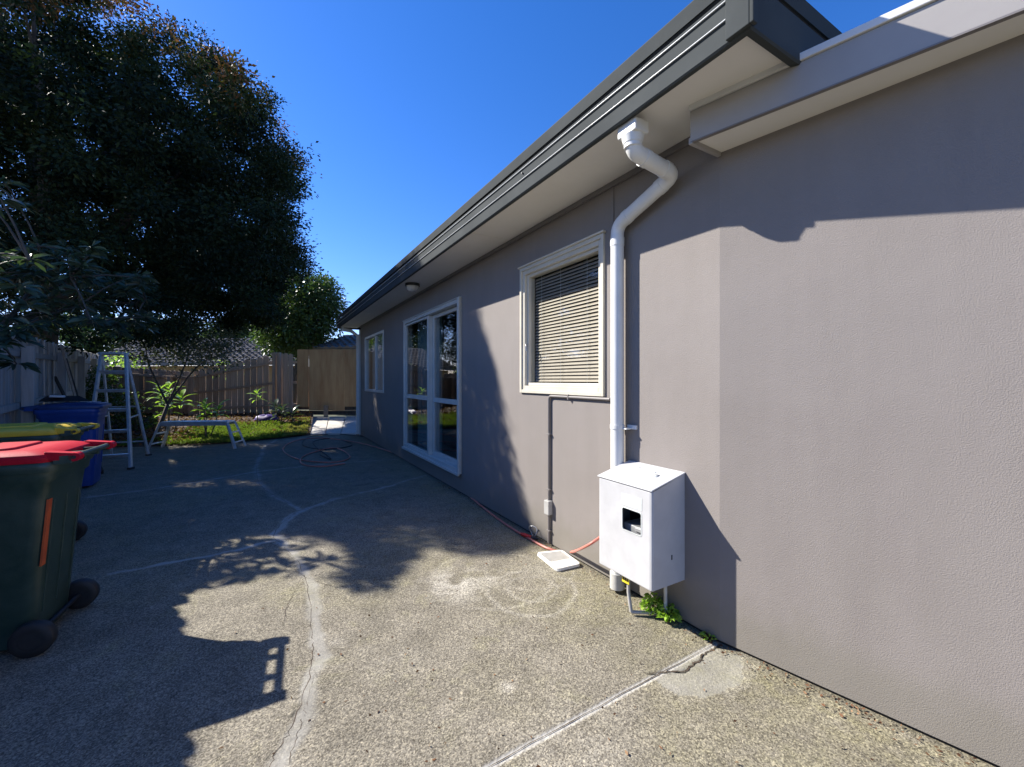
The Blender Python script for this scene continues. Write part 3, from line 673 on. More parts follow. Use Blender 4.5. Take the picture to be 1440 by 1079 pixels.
# shell: two sides, top, bottom, front with opening
t = .006
for s in (b0, b1_-t):
    a.hexa([H(s, .001, zf0+.0), H(s+t, .001, zf0), H(s+t, bo-.0165, zf0), H(s, bo-.0165, zf0), H(s, .001, zbk), H(s+t, .001, zbk), H(s+t, bo-.0165, zf1), H(s, bo-.0165, zf1)])
a.box((b0+t, .001, zf0), (b1_-t, bo-t, zf0+t), H)
a.build('box_shell', MT['meter'], mbx, MO)
a = MB(); e = .006
a.hexa([H(b0-e, 0, zbk+.001), H(b1_+e, 0, zbk+.001), H(b1_+e, bo+.006, zf1+.001), H(b0-e, bo+.006, zf1+.001), H(b0-e, 0, zbk+.010), H(b1_+e, 0, zbk+.010), H(b1_+e, bo+.006, zf1+.010), H(b0-e, bo+.006, zf1+.010)])
a.build('box_lid', MT['meter'], mbx, MO, bevel=.004)
vo = bo; 
vs0, vz1 = mw(875, 716, bo); vs1, vz0 = mw(902, 750, bo); vsL, vsR = max(vs0, vs1), min(vs0, vs1)
vs0, vs1 = vsR, vsL; vz1 = mw(888, 717, bo)[1]; vz0 = mw(888, 749, bo)[1]
# front door with rounded opening
def rrect(x0, x1, y0, y1, r, n=5):
    out = []
    for cx, cy, a0 in ((x1-r, y1-r, 0), (x0+r, y1-r, 90), (x0+r, y0+r, 180), (x1-r, y0+r, 270)):
        for k in range(n+1):
            t_ = math.radians(a0+90*k/n); out.append((cx+r*math.cos(t_), cy+r*math.sin(t_)))
    return out
def inset(k): return rrect(b0-.001+k, b1_+.001-k, zf0-.004+k*.5, zf1-k*.3, .008)
outer = inset(0); inner = rrect(vs0, vs1, vz0, vz1, .014); n = len(outer)
rings_ = [[H(x, bo-.016, y) for x, y in inset(0)], [H(x, bo-.009, y) for x, y in inset(.001)], [H(x, bo-.003, y) for x, y in inset(.005)], [H(x, bo, y) for x, y in inset(.015)]]
a = MB()
for r0_, r1_ in zip(rings_[:-1], rings_[1:]): a.add(r0_+r1_, [(q_, (q_+1) % n, n+(q_+1) % n, n+q_) for q_ in range(n)], True)
VV = rings_[3]+[H(x, bo, y) for x, y in inner]+[H(x, bo-t, y) for x, y in inner]
FFc = []
for i in range(n):
    j = (i+1) % n; FFc += [(i, j, n+j, n+i), (n+i, n+j, 2*n+j, 2*n+i)]
a.add(VV, FFc); fdor = a.build('box_door', MT['meter'], mbx, MO)
a = MB(); inr = rrect(vs0-.004, vs1+.004, vz0-.004, vz1+.004, .016); inn = rrect(vs0+.002, vs1-.002, vz0+.002, vz1-.002, .012)
a.add([H(x, bo+.0015, y) for x, y in inr]+[H(x, bo+.0025, y) for x, y in inn], [(i, (i+1) % n, n+(i+1) % n, n+i) for i in range(n)]); a.build('window_gasket', MT['label'], fdor, MO)
a = MB(); a.box((vs0-.004, bo+.0005, vz1+.012), (vs1+.006, bo+.0015, vz1+.075), H); a.build('faded_sticker', MT['label'], fdor, MO)
a = MB(); a.box((b0+.02, .01, zf0+.03), (b1_-.02, .02, zf1-.05), H); a.build('back_plate', MT['dark'], mbx, MO)
a = MB(); mc = (vs0+vs1)/2; a.box((mc-.10, .06, vz0-.14), (mc+.09, .225, vz0+.028), H); a.tube([H(mc+.06, .1, vz0+.02), H(mc+.06, .1, vz1+.08)], .014, 10); a.box((mc-.075, .2255, vz0+.004), (mc+.0, .235, vz0+.026), H)
a.build('gas_meter', MT['brass'], mbx, MO, bevel=.006)
a = MB(); ss_ = b0-.0012; a.box((ss_, .10, zf0+.13), (ss_+.003, .108, zf0+.155), H); a.build('side_slot', MT['dark'], mbx, MO)
a = MB(); lz = lambda o: zbk+.010-(zbk-zf1)*o/(bo+.006); 
for s, o in ((.33, .08), (.46, .06)): a.tube([H(s, o, lz(o)-.004), H(s, o, lz(o)+.003)], .006, 10)
a.hexa([H(.28, .10, lz(.10)), H(.325, .10, lz(.10)), H(.325, .125, lz(.125)), H(.28, .125, lz(.125)), H(.28, .10, lz(.10)+.003), H(.325, .10, lz(.10)+.003), H(.325, .125, lz(.125)+.003), H(.28, .125, lz(.125)+.003)])
a.build('lid_fitting', MT['label'], mbx, MO)
gsx, _ = mw(882, 820, .20)
a = MB(); a.tube([H(gsx, .19, zf0+.01), H(gsx, .19, .12), H(gsx-.02, .19, .02)], .010, 10); a.tube([H(gsx-.02, .19, .018), H(gsx-.09, .08, .016), H(gsx-.13, .02, .016)], .009, 8); a.build('gas_riser', MT['boxgrey'], mbx, MO)
a = MB(); a.tube([H(.285, .05, zf0), H(.285, .05, .0)], .010, 10); a.build('service_pipe', MT['pvcg'], mbx, MO)
tz = mw(880, 813, .21)[1]-.004; print('tag z', tz)
tg = MB(); tg.box((gsx-.024, .206, tz-.026), (gsx+.030, .211, tz+.024), H); tg = tg.build('warning_tag', MT['tagy'], mbx, MO, bevel=.002)
tk = MB()
for k in range(3): tk.box((gsx-.016+.014*k, .2112, tz-.012), (gsx-.007+.014*k, .2118, tz+.006), H)
tk.build('tag_print', MT['ink'], tg, MO)
a = MB(); a.tube([H(gsx+.004, .19, tz+.02), H(gsx+.004, .19, tz+.06)], .017, 10); a.build('gas_valve', MT['tagy'], mbx, MO)

# --- red/pink hose along the wall + coil
zh = .013
hp = [mw(850, 752, .03)]
p_start = H(mw(850, 752, .10)[0], .10, mw(850, 752, .10)[1])
def gz(px, py): return gnd(px, py, zh)
hose_pts = [H(.56, .12, .42), p_start, at(825, 768, 2.66), gz(800, 777), gz(772, 772), gz(745, 758), gz(718, 742), gz(690, 722), gz(655, 694), gz(620, 668), gz(585, 650), gz(545, 634), gz(500, 622), gz(450, 616), gz(415, 620), gz(398, 632), gz(420, 646), gz(470, 650), gz(492, 642), gz(470, 630), gz(430, 640), gz(424, 652), gz(450, 656), gz(485, 652)]
hs_ = MB(); hs_.tube(smooth_path(hose_pts, 8), .0095, 8)
ho = tag(hs_.build('garden_hose', MT['hose']), 'pink garden hose running from the meter box along the wall to a loose coil', 'hose')
hc2 = MB(); hc2.tube(smooth_path([gz(530, 616), gz(480, 611), gz(440, 613), (gz(425, 625)), gz(455, 632), gz(495, 626), gz(470, 617), gz(440, 622), gz(465, 645), gz(450, 640)], 8), .008, 8)
tag(hc2.build('extension_cable', MT['black']), 'dark cable lying loosely coiled beside the hose on the shaded concrete', 'cable')
nz = thing('hose_nozzle', 'red hose nozzle with a black tip lying by the wall', 'hose nozzle', tuple(gnd(745, 754)))
pa, pb_ = gnd(733, 751, .022), gnd(747, 756, .022)
a = MB(); a.tube([pa, pa.lerp(pb_, .3), pb_], [.011, .015, .014], 12); a.build('nozzle_grip', MT['hosered'], nz, nz.location)
pc_ = gnd(757, 758, .02); a = MB(); a.tube([pb_, pc_], [.013, .009], 12); a.build('nozzle_tip', MT['black'], nz, nz.location)
lw = MB(); cc = mw(751, 744, .02); lw.tube([H(cc[0]+.05*math.cos(t_), .03+.012*math.sin(2*t_), .05+.045*math.sin(t_)) for t_ in [i*2*math.pi/20 for i in range(20)]], .004, 6, closed=True)
tag(lw.build('wire_loop', MT['brass']), 'small loop of wire sticking up at the foot of the wall', 'wire')

# --- drain grate on the ground
gA, gB, gC_, gD = gnd(754, 781), gnd(790, 777), gnd(817, 797), gnd(783, 805)
dg = thing('drain_grate', 'off-white plastic vent grate lying on the concrete below the conduit', 'drain grate', tuple((gA+gC_)/2))
def Q(u_, v_, z): 
    p = (gA*(1-u_)+gB*u_)*(1-v_)+(gD*(1-u_)+gC_*u_)*v_; return Vector((p.x, p.y, z))
a = MB(); oc = rrect(0, 1, 0, 1, .12, 4); ic = rrect(.08, .92, .10, .62, .05, 4); n = len(oc)
VV = [Q(x, y, .022) for x, y in oc]+[Q(x, y, .022) for x, y in ic]+[Q(x*1.02-.01, y*1.02-.01, .004) for x, y in oc]+[Q(x, y, .008) for x, y in ic]
FFc = []
for i in range(n):
    j = (i+1) % n; FFc += [(i, j, n+j, n+i), (i, 2*n+i, 2*n+j, j), (n+i, n+j, 3*n+j, 3*n+i)]
a.add(VV, FFc); a.build('grate_frame', MT['drain'], dg, dg.location)
a = MB(); a.add([Q(.05, .06, .009), Q(.95, .06, .009), Q(.95, .95, .009), Q(.05, .95, .009)], [(0, 1, 2, 3)]); a.build('grate_recess', MT['dark'], dg, dg.location)
for k in range(13):
    v0 = .115+.5*k/13; a = MB(); a.hexa([Q(.08, v0, .012), Q(.92, v0, .012), Q(.92, v0+.013, .012), Q(.08, v0+.013, .012), Q(.08, v0, .020), Q(.92, v0, .020), Q(.92, v0+.013, .020), Q(.08, v0+.013, .020)]); a.build('grate_bar', MT['drain'], dg, dg.location)

# --- weeds at wall foot
def weed(name, c, r, n, L, label, cat, h=.1):
    P = []; A = []
    for _ in range(n):
        t_ = random.uniform(0, 6.28); q = r*math.sqrt(random.random()); hh = h*(1-(q/r)**2*.6)*random.uniform(.35, 1)
        P.append((c.x+q*math.cos(t_), c.y+q*math.sin(t_), c.z+hh)); A.append((math.cos(t_)*.8+random.gauss(0, .4), math.sin(t_)*.8+random.gauss(0, .4), random.uniform(.1, .9)))
    v, f, k = leaves(np.array(P), np.array(A), rng.uniform(.6, 1.2, n)*L, rng.uniform(.45, .7, n)*L, .3)
    th = thing(name, label, cat, tuple(c)); o = npmesh('foliage', v-np.array(tuple(c)), f, MT['weed'], th, dict(tint=np.repeat(rng.random(n), k)))
    st = MB()
    for i in range(14): st.tube([c, Vector(P[i*3])], [.003, .0015], 5)
    st.build('stem', MT['leaf_mid'] if 0 else MT['litter'], th, c); return th
weed('weed', gnd(918, 862)+Vector((0, 0, .0)), .055, 170, .034, 'bright green weed clump growing under the meter box', 'weed', .11)
weed('weed', gnd(940, 872)+Vector((0, 0, .0)), .05, 150, .032, 'second green weed clump, right of the one under the meter box', 'weed', .085)
weed('weed', gnd(996, 899), .03, 40, .02, 'tiny sparse weed at the wall foot near the crack', 'weed', .035)
# debris along the wall foot
P = []; 
for _ in range(420):
    s = random.uniform(0, 4) if random.random() < .5 else -random.uniform(0, 1.6); q = abs(random.gauss(0, .05))+.012
    p = H(s, q, .008) if s > 0 else G(-s, q, .008); P.append(tuple(p))
for _ in range(160): p = gnd(random.uniform(300, 1300), random.uniform(780, 1079), .006); P.append(tuple(p))
P = np.array(P); ax = rng.normal(size=(len(P), 3)); ax[:, 2] *= .15
v, f, k = leaves(P, ax, rng.uniform(.008, .022, len(P)), rng.uniform(.004, .011, len(P)), 0)
tag(npmesh('debris', v, f, MT['litter'], None, dict(tint=np.repeat(rng.random(len(P)), k))), 'tiny dry leaf crumbs scattered over the concrete and wall foot', 'debris', kind='stuff')

# ================================================================== BINS
def rr3(w, d, z, r, cx=0, cy=0, n=4):
    return [(cx+x, cy+y, z) for x, y in rrect(-w/2, w/2, -d/2, d/2, r, n)]
def loft(mb, rings, cap0=True, cap1=True, smooth=True):
    n = len(rings[0]); vs = [p for r in rings for p in r]
    fs = [(i*n+j, i*n+(j+1) % n, (i+1)*n+(j+1) % n, (i+1)*n+j) for i in range(len(rings)-1) for j in range(n)]
    mb.add(vs, fs, smooth)
    if cap0: mb.add(rings[0], [tuple(range(n))[::-1]])
    if cap1: mb.add(rings[-1], [tuple(range(n))])
def bin_(name, label, loc, rz, body, lid, sc=1.0, sticker=False):
    t = thing(name, label, 'wheelie bin', loc, rz, 'wheelie bins along the left fence'); S = lambda v: tuple(Vector(v)*sc)
    def SR(r): return [S(p) for p in r]
    m = MB()
    loft(m, [SR(rr3(.37, .36, .03, .05)), SR(rr3(.375, .37, .06, .05)), SR(rr3(.42, .455, .72, .055, 0, .01)), SR(rr3(.43, .47, .80, .055, 0, .012)), SR(rr3(.455, .495, .815, .06, 0, .015)), SR(rr3(.46, .50, .86, .06, 0, .018))], True, True)
    loft(m, [SR(rr3(.475, .515, .858, .06, 0, .018)), SR(rr3(.485, .525, .875, .06, 0, .018)), SR(rr3(.485, .525, .905, .06, 0, .018)), SR(rr3(.47, .51, .912, .06, 0, .018))], True, True)
    o = m.build('bin_body', body, t); 
    m = MB()
    by = lambda z: .185+(z-.06)/.66*.0525
    for x in (-.13, 0, .13): m.hexa([S((x-.006, by(.16)-.01, .16)), S((x+.006, by(.16)-.01, .16)), S((x+.006, by(.16)+.006, .16)), S((x-.006, by(.16)+.006, .16)), S((x-.006, by(.71)-.01, .71)), S((x+.006, by(.71)-.01, .71)), S((x+.006, by(.71)+.006, .71)), S((x-.006, by(.71)+.006, .71))])
    fy = lambda z: -.185-(z-.06)/.66*.0325
    for x in (-.12, .12): m.hexa([S((x-.012, fy(.25)-.006, .25)), S((x+.012, fy(.25)-.006, .25)), S((x+.012, fy(.25)+.01, .25)), S((x-.012, fy(.25)+.01, .25)), S((x-.012, fy(.7)-.006, .7)), S((x+.012, fy(.7)-.006, .7)), S((x+.012, fy(.7)+.01, .7)), S((x-.012, fy(.7)+.01, .7))])
    m.build('moulded_rib', body, t, bevel=.003)
    m = MB()    # rear handle: bar carried by four ribs leaves three slots
    m.tube([S((-.225, .338, .925)), S((.225, .338, .925))], .014*sc, 10)
    for x in (-.222, -.075, .075, .222): m.box(S((x-.009, .27, .895)), S((x+.009, .338, .935)))
    m.build('bin_handle', body, t, bevel=.002)
    m = MB()   # lid
    loft(m, [SR(rr3(.495, .545, .908, .06, 0, .0)), SR(rr3(.50, .55, .925, .06, 0, 0)), SR(rr3(.49, .54, .945, .06, 0, 0)), SR(rr3(.40, .44, .962, .05, 0, -.01)), SR(rr3(.33, .36, .964, .05, 0, -.015))], True, True)
    loft(m, [SR(rr3(.30, .30, .963, .04, 0, -.05)), SR(rr3(.29, .29, .974, .04, 0, -.05)), SR(rr3(.27, .27, .975, .04, 0, -.05))], False, True)
    for x in (-.205, .205):
        m.hexa([S((x-.028, .24, .915)), S((x+.028, .24, .915)), S((x+.024, .345, .905)), S((x-.024, .345, .905)), S((x-.028, .24, .958)), S((x+.028, .24, .958)), S((x+.024, .345, .945)), S((x-.024, .345, .945))])
        m.tube([S((x-.026, .345, .925)), S((x+.026, .345, .925))], .021*sc, 12)
    m.build('bin_lid', lid, t, bevel=.004)
    m = MB()
    for x in (-.232, .232): m.tube([S((x-.004, .345, .925)), S((x+.004, .345, .925))], .009*sc, 10)
    m.build('hinge_pin', MT['black'], t)
    for x in (-.235, .235):
        m = MB(); R = .080*sc; cx = x*sc
        pr_ = [(.55, -.024), (.92, -.026), (1, -.017), (1, .017), (.92, .026), (.55, .024)]
        vs = [(cx+hx*sc, .205*sc+R*r*math.cos(a_), R+R*r*math.sin(a_)) for a_ in [2*math.pi*k/24 for k in range(24)] for r, hx in pr_]
        m.add(vs, [(k*6+i, k*6+i+1, ((k+1) % 24)*6+i+1, ((k+1) % 24)*6+i) for k in range(24) for i in range(5)], True)
        wh = m.build('wheel', MT['black'], t)
        m = MB(); m.tube([Vector((cx-.020*sc, .205*sc, R)), Vector((cx+.020*sc, .205*sc, R))], R*.56, 16); m.build('wheel_hub', MT['black'], wh)
    m = MB(); m.tube([S((-.235, .205, .080)), S((.235, .205, .080))], .011*sc, 8); m.build('axle', MT['black'], t)
    if sticker:
        m = MB(); ya, yb = .2122, .2378
        m.hexa([S((.150, ya-.006, .40)), S((.186, ya-.006, .40)), S((.186, ya+.0012, .40)), S((.150, ya+.0012, .40)), S((.150, yb-.006, .72)), S((.186, yb-.006, .72)), S((.186, yb+.0012, .72)), S((.150, yb+.0012, .72))])
        s_ = m.build('reflective_sticker', MT['sticker'], t); s_['label'] = 'faded orange vertical strip'
    return t
RZ = math.atan2(-.894, .447)
bin_('wheelie_bin', 'dark green wheelie bin with a bright red lid, nearest the camera', (-2.55, 2.10, 0), RZ, MT['green'], MT['red'], 1.0, True)
bin_('wheelie_bin', 'dark wheelie bin with a dusty yellow lid, behind the red-lidded one', (-3.62, 3.10, 0), RZ+.06, MT['green'], MT['yellow'], 1.0)
bin_('wheelie_bin', 'all blue wheelie bin in front of the stepladder, farthest of the three', (-5.33, 5.12, 0), RZ+.12+math.pi, MT['blue'], MT['navy'], 1.06)
# bits on the blue bin's lid
a = MB(); c = Vector((-5.50, 5.12, 1.045)); pts = [c+Vector((.28*math.cos(t_)*(1+.2*math.sin(3*t_)), .14*math.sin(t_), 0)) for t_ in [i*.5236 for i in range(12)]]
a.add([p for p in pts]+[c+(p-c)*.6+Vector((0, 0, .05+.02*math.sin(i*2.3))) for i, p in enumerate(pts)]+[c+Vector((0, 0, .06))], [(i, (i+1) % 12, 12+(i+1) % 12, 12+i) for i in range(12)]+[(12+i, 12+(i+1) % 12, 24) for i in range(12)], True)
tag(a.build('crumpled_bag', MT['black']), 'crumpled dark bag lying on the blue bin lid', 'bag')
a = MB(); a.beam(Vector((-5.50, 5.0, 1.11)), Vector((-5.39, 5.05, 1.105)), .07, .025); tag(a.build('paper_packet', MT['white'], bevel=.006), 'small white packet on the dark bag on the blue bin', 'packet')

# ================================================================== LADDER, TRESTLE, BOARDS
fR = gnd(184, 660); fL = gnd(126, 664); fL = fR+(fL-fR).normalized()*.52
tR = at(177, 498, 6.75); tL = at(143, 498, 6.66)
rR = gnd(209, 641); rL = rR+(fL-fR)*.92
ld = thing('stepladder', 'tall aluminium A-frame stepladder standing open behind the blue bin', 'stepladder', tuple((fR+fL)/2)); LO = ld.location.copy()
for p, q in ((fR, tR), (fL, tL)): a = MB(); a.beam(p, q, .03, .07, (fL-fR).normalized().cross(Vector((0, 0, 1)))); a.build('front_rail', MT['ladder'], ld, LO, bevel=.003)
back_ = Vector((-.09, .10, 0))
for p, q in ((rR, tR+back_), (rL, tL+back_)): a = MB(); a.beam(p, q, .025, .04); a.build('rear_rail', MT['ladder'], ld, LO, bevel=.003)
for t_ in (.12, .32, .50, .67, .84):
    a = MB(); A = fR.lerp(tR, t_); B = fL.lerp(tL, t_); a.beam(A, B, .085, .022); a.beam(A-Vector((0, 0, .018)), B-Vector((0, 0, .018)), .01, .04); a.build('step', MT['ladder'], ld, LO, bevel=.002)
for t_ in (.15, .5, .82): a = MB(); a.beam(rR.lerp(tR+back_, t_), rL.lerp(tL+back_, t_), .02, .02); a.build('rear_brace', MT['ladder'], ld, LO)
a = MB(); a.beam(tR+back_*.5+Vector((0, 0, .01)), tL+back_*.5+Vector((0, 0, .01)), .20, .035); a.build('top_cap', MT['ladder'], ld, LO, bevel=.004)
for p, q, q2 in ((fR, tR, rR), (fL, tL, rL)): a = MB(); a.beam(p.lerp(q, .42), q2.lerp(q+back_, .42), .012, .02); a.build('spreader_bar', MT['ladder'], ld, LO)
for p in (fR, fL, rR, rL): a = MB(); a.beam(p+Vector((0, 0, .001)), p+Vector((0, 0, .03)), .045, .08); a.build('rubber_foot', MT['black'], ld, LO)

t1_, t2_ = at(232, 594, 8.0), at(325, 590, 8.15)
zt_ = .50; t1_.z = zt_; t2_.z = zt_
tr_ = thing('work_platform', 'low folding aluminium work platform standing by the lawn edge', 'work platform', tuple(gnd(275, 628))); TO = tr_.location.copy()
dx = (t2_-t1_).normalized(); dy = Vector((-dx.y, dx.x, 0)); 
a = MB(); a.beam(t1_, t2_, .30, .035); a.build('platform_deck', MT['ladder'], tr_, TO, bevel=.004)
for sgn in (-1, 1): a = MB(); a.beam(t1_+dy*.14*sgn-Vector((0, 0, .03)), t2_+dy*.14*sgn-Vector((0, 0, .03)), .022, .06); a.build('side_rail', MT['ladder'], tr_, TO, bevel=.002)
for e_, sg in ((t1_, -1), (t2_, 1)):
    for s2 in (-1, 1):
        A = e_+dy*.14*s2+Vector((0, 0, -.01)); B = e_+dx*.17*sg+dy*.20*s2; B.z = .0
        a = MB(); a.beam(A, B, .05, .03); a.build('leg', MT['ladder'], tr_, TO, bevel=.002)
    for q_ in (.4, .78): 
        a = MB(); A = (e_+dy*.14).lerp(e_+dx*.17*sg+dy*.2, q_); B = (e_-dy*.14).lerp(e_+dx*.17*sg-dy*.2, q_); A.z = B.z = zt_*(1-q_); a.beam(A, B, .03, .02); a.build('rung', MT['ladder'], tr_, TO)

# ================================================================== FENCES
FD = Vector((-.65, .76, 0)).normalized(); FN = Vector((FD.y, -FD.x, 0)); FP = Vector((-4.43, 3.30, 0))
def pal_mesh(w, h, dog=True, th=.019, name='fence_paling', mat=None):
    m = MB(); pr_ = [(-w/2, 0), (w/2, 0), (w/2, h-.03), (w/2-.012, h-.012), (w*.25, h-.004), (0, h), (-w*.25, h-.004), (-w/2+.012, h-.012), (-w/2, h-.03)] if dog else [(-w/2, 0), (w/2, 0), (w/2, h), (-w/2, h)]
    m.prism(pr_, lambda x, z: Vector((x, -th/2, z)), lambda x, z: Vector((x, th/2, z))); return m
def fence(label, A, B, zA, zB, hA, hB, pw, gap, mat, posts=2.4, rails_side=1, dog=True, jit=.012):
    A = Vector(A); B = Vector(B); d = (B-A); L = d.length; d = d.normalized(); ang = math.atan2(d.y, d.x); nrm = Vector((-d.y, d.x, 0))*rails_side
    t = thing('paling_fence', label, 'fence', (A.x, A.y, zA)); O = Vector((A.x, A.y, zA)); n = int(L/(pw+gap)); me = None
    for i in range(n):
        u_ = (i+.5)*(pw+gap); p = A+d*u_; z = zA+(zB-zA)*u_/L; h = hA+(hB-hA)*u_/L+random.uniform(-jit, jit)
        if me is None: o = pal_mesh(pw, 1.0, dog).build('fence_paling', mat, t); me = o.data
        else: o = bpy.data.objects.new('fence_paling', me); COL.objects.link(o); o.parent = t
        o.location = Vector((p.x, p.y, z))-O+nrm*random.uniform(-.003, .003); o.rotation_euler = (random.uniform(-.006, .006), random.uniform(-.009, .009), ang+random.uniform(-.02, .02)); o.scale = (1, 1, h)
    for k in (.16, .52, .86):
        m = MB(); m.beam(A+nrm*.035+Vector((0, 0, zA+hA*k)), B+nrm*.035+Vector((0, 0, zB+hB*k)), .045, .07); m.build('fence_rail', mat, t, O, bevel=.003)
    k = 0
    while k*posts <= L+.01:
        u_ = min(k*posts, L); p = A+d*u_; z = zA+(zB-zA)*u_/L; h = hA+(hB-hA)*u_/L
        m = MB(); m.box((-.05, -.05, 0), (.05, .05, h-.06), lambda x, y, zz: p+nrm*.115+d*x+nrm*y+Vector((0, 0, z+zz-.1))); m.build('fence_post', mat, t, O, bevel=.004); k += 1
    return t
cnr = FP+FD*12.2
fence('long silver-grey paling fence running down the left side behind the bins', FP-FD*5.2, FP+FD*12.2, 0, .2, 1.72, 1.85, .140, .004, MT['palepaling'], 2.4, -1, True)
c1 = at(272, 540, 12.3); c1.z = 0; c2 = at(386, 540, 12.5); c2.z = 0; c3 = at(418, 540, 12.55); c3.z = 0
def ztop(py, d): return CAMH-(py-HY)/F*d
fence('dim low paling fence at the back left behind the shrubs', cnr, c1-Vector((.1, 0, 0)), .2, .25, 1.55, 1.30, .14, .006, MT['paling'], 2.4, -1)
fence('sunlit scallop-topped paling fence behind the garden bed with gaps between boards', c1, c2, .22, .28, ztop(522, 12.3)-.22, ztop(498, 12.5)-.28, .155, .022, MT['paling'], 2.4, -1, True, .02)
fence('short narrow paling section right of the tall posts', c2+Vector((.14, 0, 0)), c3, .28, .28, ztop(497, 12.5)-.28, ztop(497, 12.5)-.28, .12, .012, MT['paling'], 2.4, 1, True)
# tall posts
for px, lb in ((386, 'left one of the two tall square fence posts'), (392.5, 'right one of the two tall square fence posts')):
    p = at(px, 540, 12.42); m = MB(); m.box((-.045, -.05, -.1), (.045, .05, ztop(496, 12.42)-.2), lambda x, y, z: Vector((p.x+x, p.y+y, .2+z)))
    tag(m.build('fence_post', MT['paling'], bevel=.004), lb, 'fence post', 'tall posts in the back fence')
# plywood hoarding
pf = thing('plywood_fence', 'tan plywood panel fence between the palings and the house corner', 'fence', tuple(Vector((c3.x, c3.y, .28)))); PO_ = pf.location.copy()
pe = at(520, 540, 12.4); pe.z = 0; d = (pe-c3).normalized(); L = (pe-c3).length; nn = Vector((-d.y, d.x, 0)); u0 = 0; k = 0
lower = [.22, .12, .24, .24]
for wv in (.36, 1.1, .75, 5):
    u1 = min(L, u0+wv)
    if u1 <= u0: break
    m = MB(); m.box((u0+.004, -.009, lower[k % 4]+.28), (u1-.004, .009, ztop(491.5, 12.5)), lambda x, y, z: c3+d*x+nn*(y+.006*(k % 2))+Vector((0, 0, z))); m.build('plywood_panel', MT['ply'], pf, PO_, bevel=.002); u0 = u1; k += 1
for zz in (.33, .48):
    m = MB(); m.beam(c3+d*.0+nn*.05+Vector((0, 0, zz)), pe+nn*.05+Vector((0, 0, zz)), .03, .12); m.build('base_board', MT['bark'], pf, PO_, bevel=.003)
m = MB(); m.beam(c3+d*.95-nn*.12+Vector((0, 0, .2)), c3+d*.95-nn*.12+Vector((0, 0, .56)), .12, .05); m.build('stake', MT['paling'], pf, PO_, bevel=.004)
# leaning boards by the left fence
for (xa, ya, xb, yb, d_, wd, mt, lb) in ((96, 568, 78, 532, 6.2, .09, 'bark', 'short dark board leaning on the left fence above the blue bin'), (108, 566, 86, 487, 6.3, .10, 'paling', 'long pale board leaning on the left fence above the blue bin'), (112, 568, 93, 505, 6.5, .05, 'bark', 'thin dark batten leaning right of the long pale board')):
    B = at(xb, yb, d_+.15); A = at(xa, ya, d_); dd = (A-B).normalized(); A2 = B+dd*((B.z-.02)/(-dd.z)); m = MB(); m.beam(A2, B, wd, .025, Vector((.7, .7, 0))); tag(m.build('board', MT[mt], bevel=.002), lb, 'board', 'boards leaning on the left fence')

# ================================================================== NEIGHBOURS
def tiled_roof(parent, O, A, B, up, rows_, cols, name='roof_tile'):
    """A,B eave ends, up = slope vector for the full height; courses of interlocking tiles as one relief surface per course"""
    e = (B-A)/cols
    for r in range(rows_):
        m = MB(); base = A+up*(r/rows_); nx = (up/rows_); nz_ = e.cross(nx).normalized(); nz_ = nz_ if nz_.z > 0 else -nz_
        nseg = cols*6; top = []; bot = []; low = []
        for i in range(nseg+1):
            ph = (i % 6)/6*2*math.pi; h = .03*(1+math.cos(ph))
            p = base+e*(i/6); bot.append(p+nz_*(h+.05)); top.append(p+nx*1.08+nz_*(h*.9)); low.append(p+nz_*.0)
        k = nseg+1
        m.add(low+bot+top, [(i, i+1, k+i+1, k+i) for i in range(nseg)]+[(k+i, k+i+1, 2*k+i+1, 2*k+i) for i in range(nseg)], False)
        m.build('tile_course', MT['tile'], parent, O)
nh = thing('neighbour_house', 'tan brick neighbouring house with a dark tiled roof beyond the plywood fence', 'house', tuple(at(480, 540, 19))); NO = nh.location.copy()
A = at(440, 491, 17.6); B = at(530, 489, 16.4); dn_ = (B-A).normalized(); nn = Vector((-dn_.y, dn_.x, 0)); up = nn*4+Vector((0, 0, 1.35))
m = MB(); m.box((.55, .5, -.1), (3.6, 5, A.z-.15), lambda x, y, z: Vector((A.x, A.y, 0))+dn_*x+nn*y+Vector((0, 0, z))); m.build('brick_wall', MT['brickw'], nh, NO)
A2 = A+dn_*0; tiled_roof(nh, NO, A2, B, nn*2.0+Vector((0, 0, .75)), 7, 9)
m = MB(); m.box((0, .0, -.14), (2.9, .03, 0), lambda x, y, z: A+dn_*x+nn*y+Vector((0, 0, z))); m.box((0, .03, -.14), (2.9, .52, -.12), lambda x, y, z: A+dn_*x+nn*y+Vector((0, 0, z))); m.build('eave_board', MT['bark'], nh, NO)
n2 = thing('neighbour_house', 'low tiled-roof house glimpsed through leaves behind the back fence', 'house', tuple(at(290, 540, 21))); N2O = n2.location.copy()
A = at(120, 512, 19.0); B = at(425, 505, 20.5); A.z = 2.05; B.z = 2.15
tiled_roof(n2, N2O, A, B, Vector((-.2, 3.2, 1.45)), 11, 32)
m = MB(); d = (B-A).normalized(); q = Vector((-d.y, d.x, 0)); m.box((.4, .4, -2.3), ((B-A).length-.4, 4, -.1), lambda x, y, z: A+d*x+q*y+Vector((0, 0, z))); m.build('wall', MT['brickw'], n2, N2O)
m = MB(); m.beam(A+Vector((0, -.05, -.03)), B+Vector((0, -.05, -.03)), .05, .14); m.build('gutter', MT['conduit'], n2, N2O)
an = thing('tv_antenna', 'thin television aerial on a neighbouring roof beside the far gutter end', 'antenna', tuple(at(479, 470, 22))); AO = an.location.copy()
m = MB(); m.tube([at(479, 480, 22), at(479, 412, 22)], .025, 6); m.build('mast', MT['brass'], an, AO)
m = MB(); m.tube([at(474, 418, 22.3), at(485, 420, 21.7)], .02, 5)
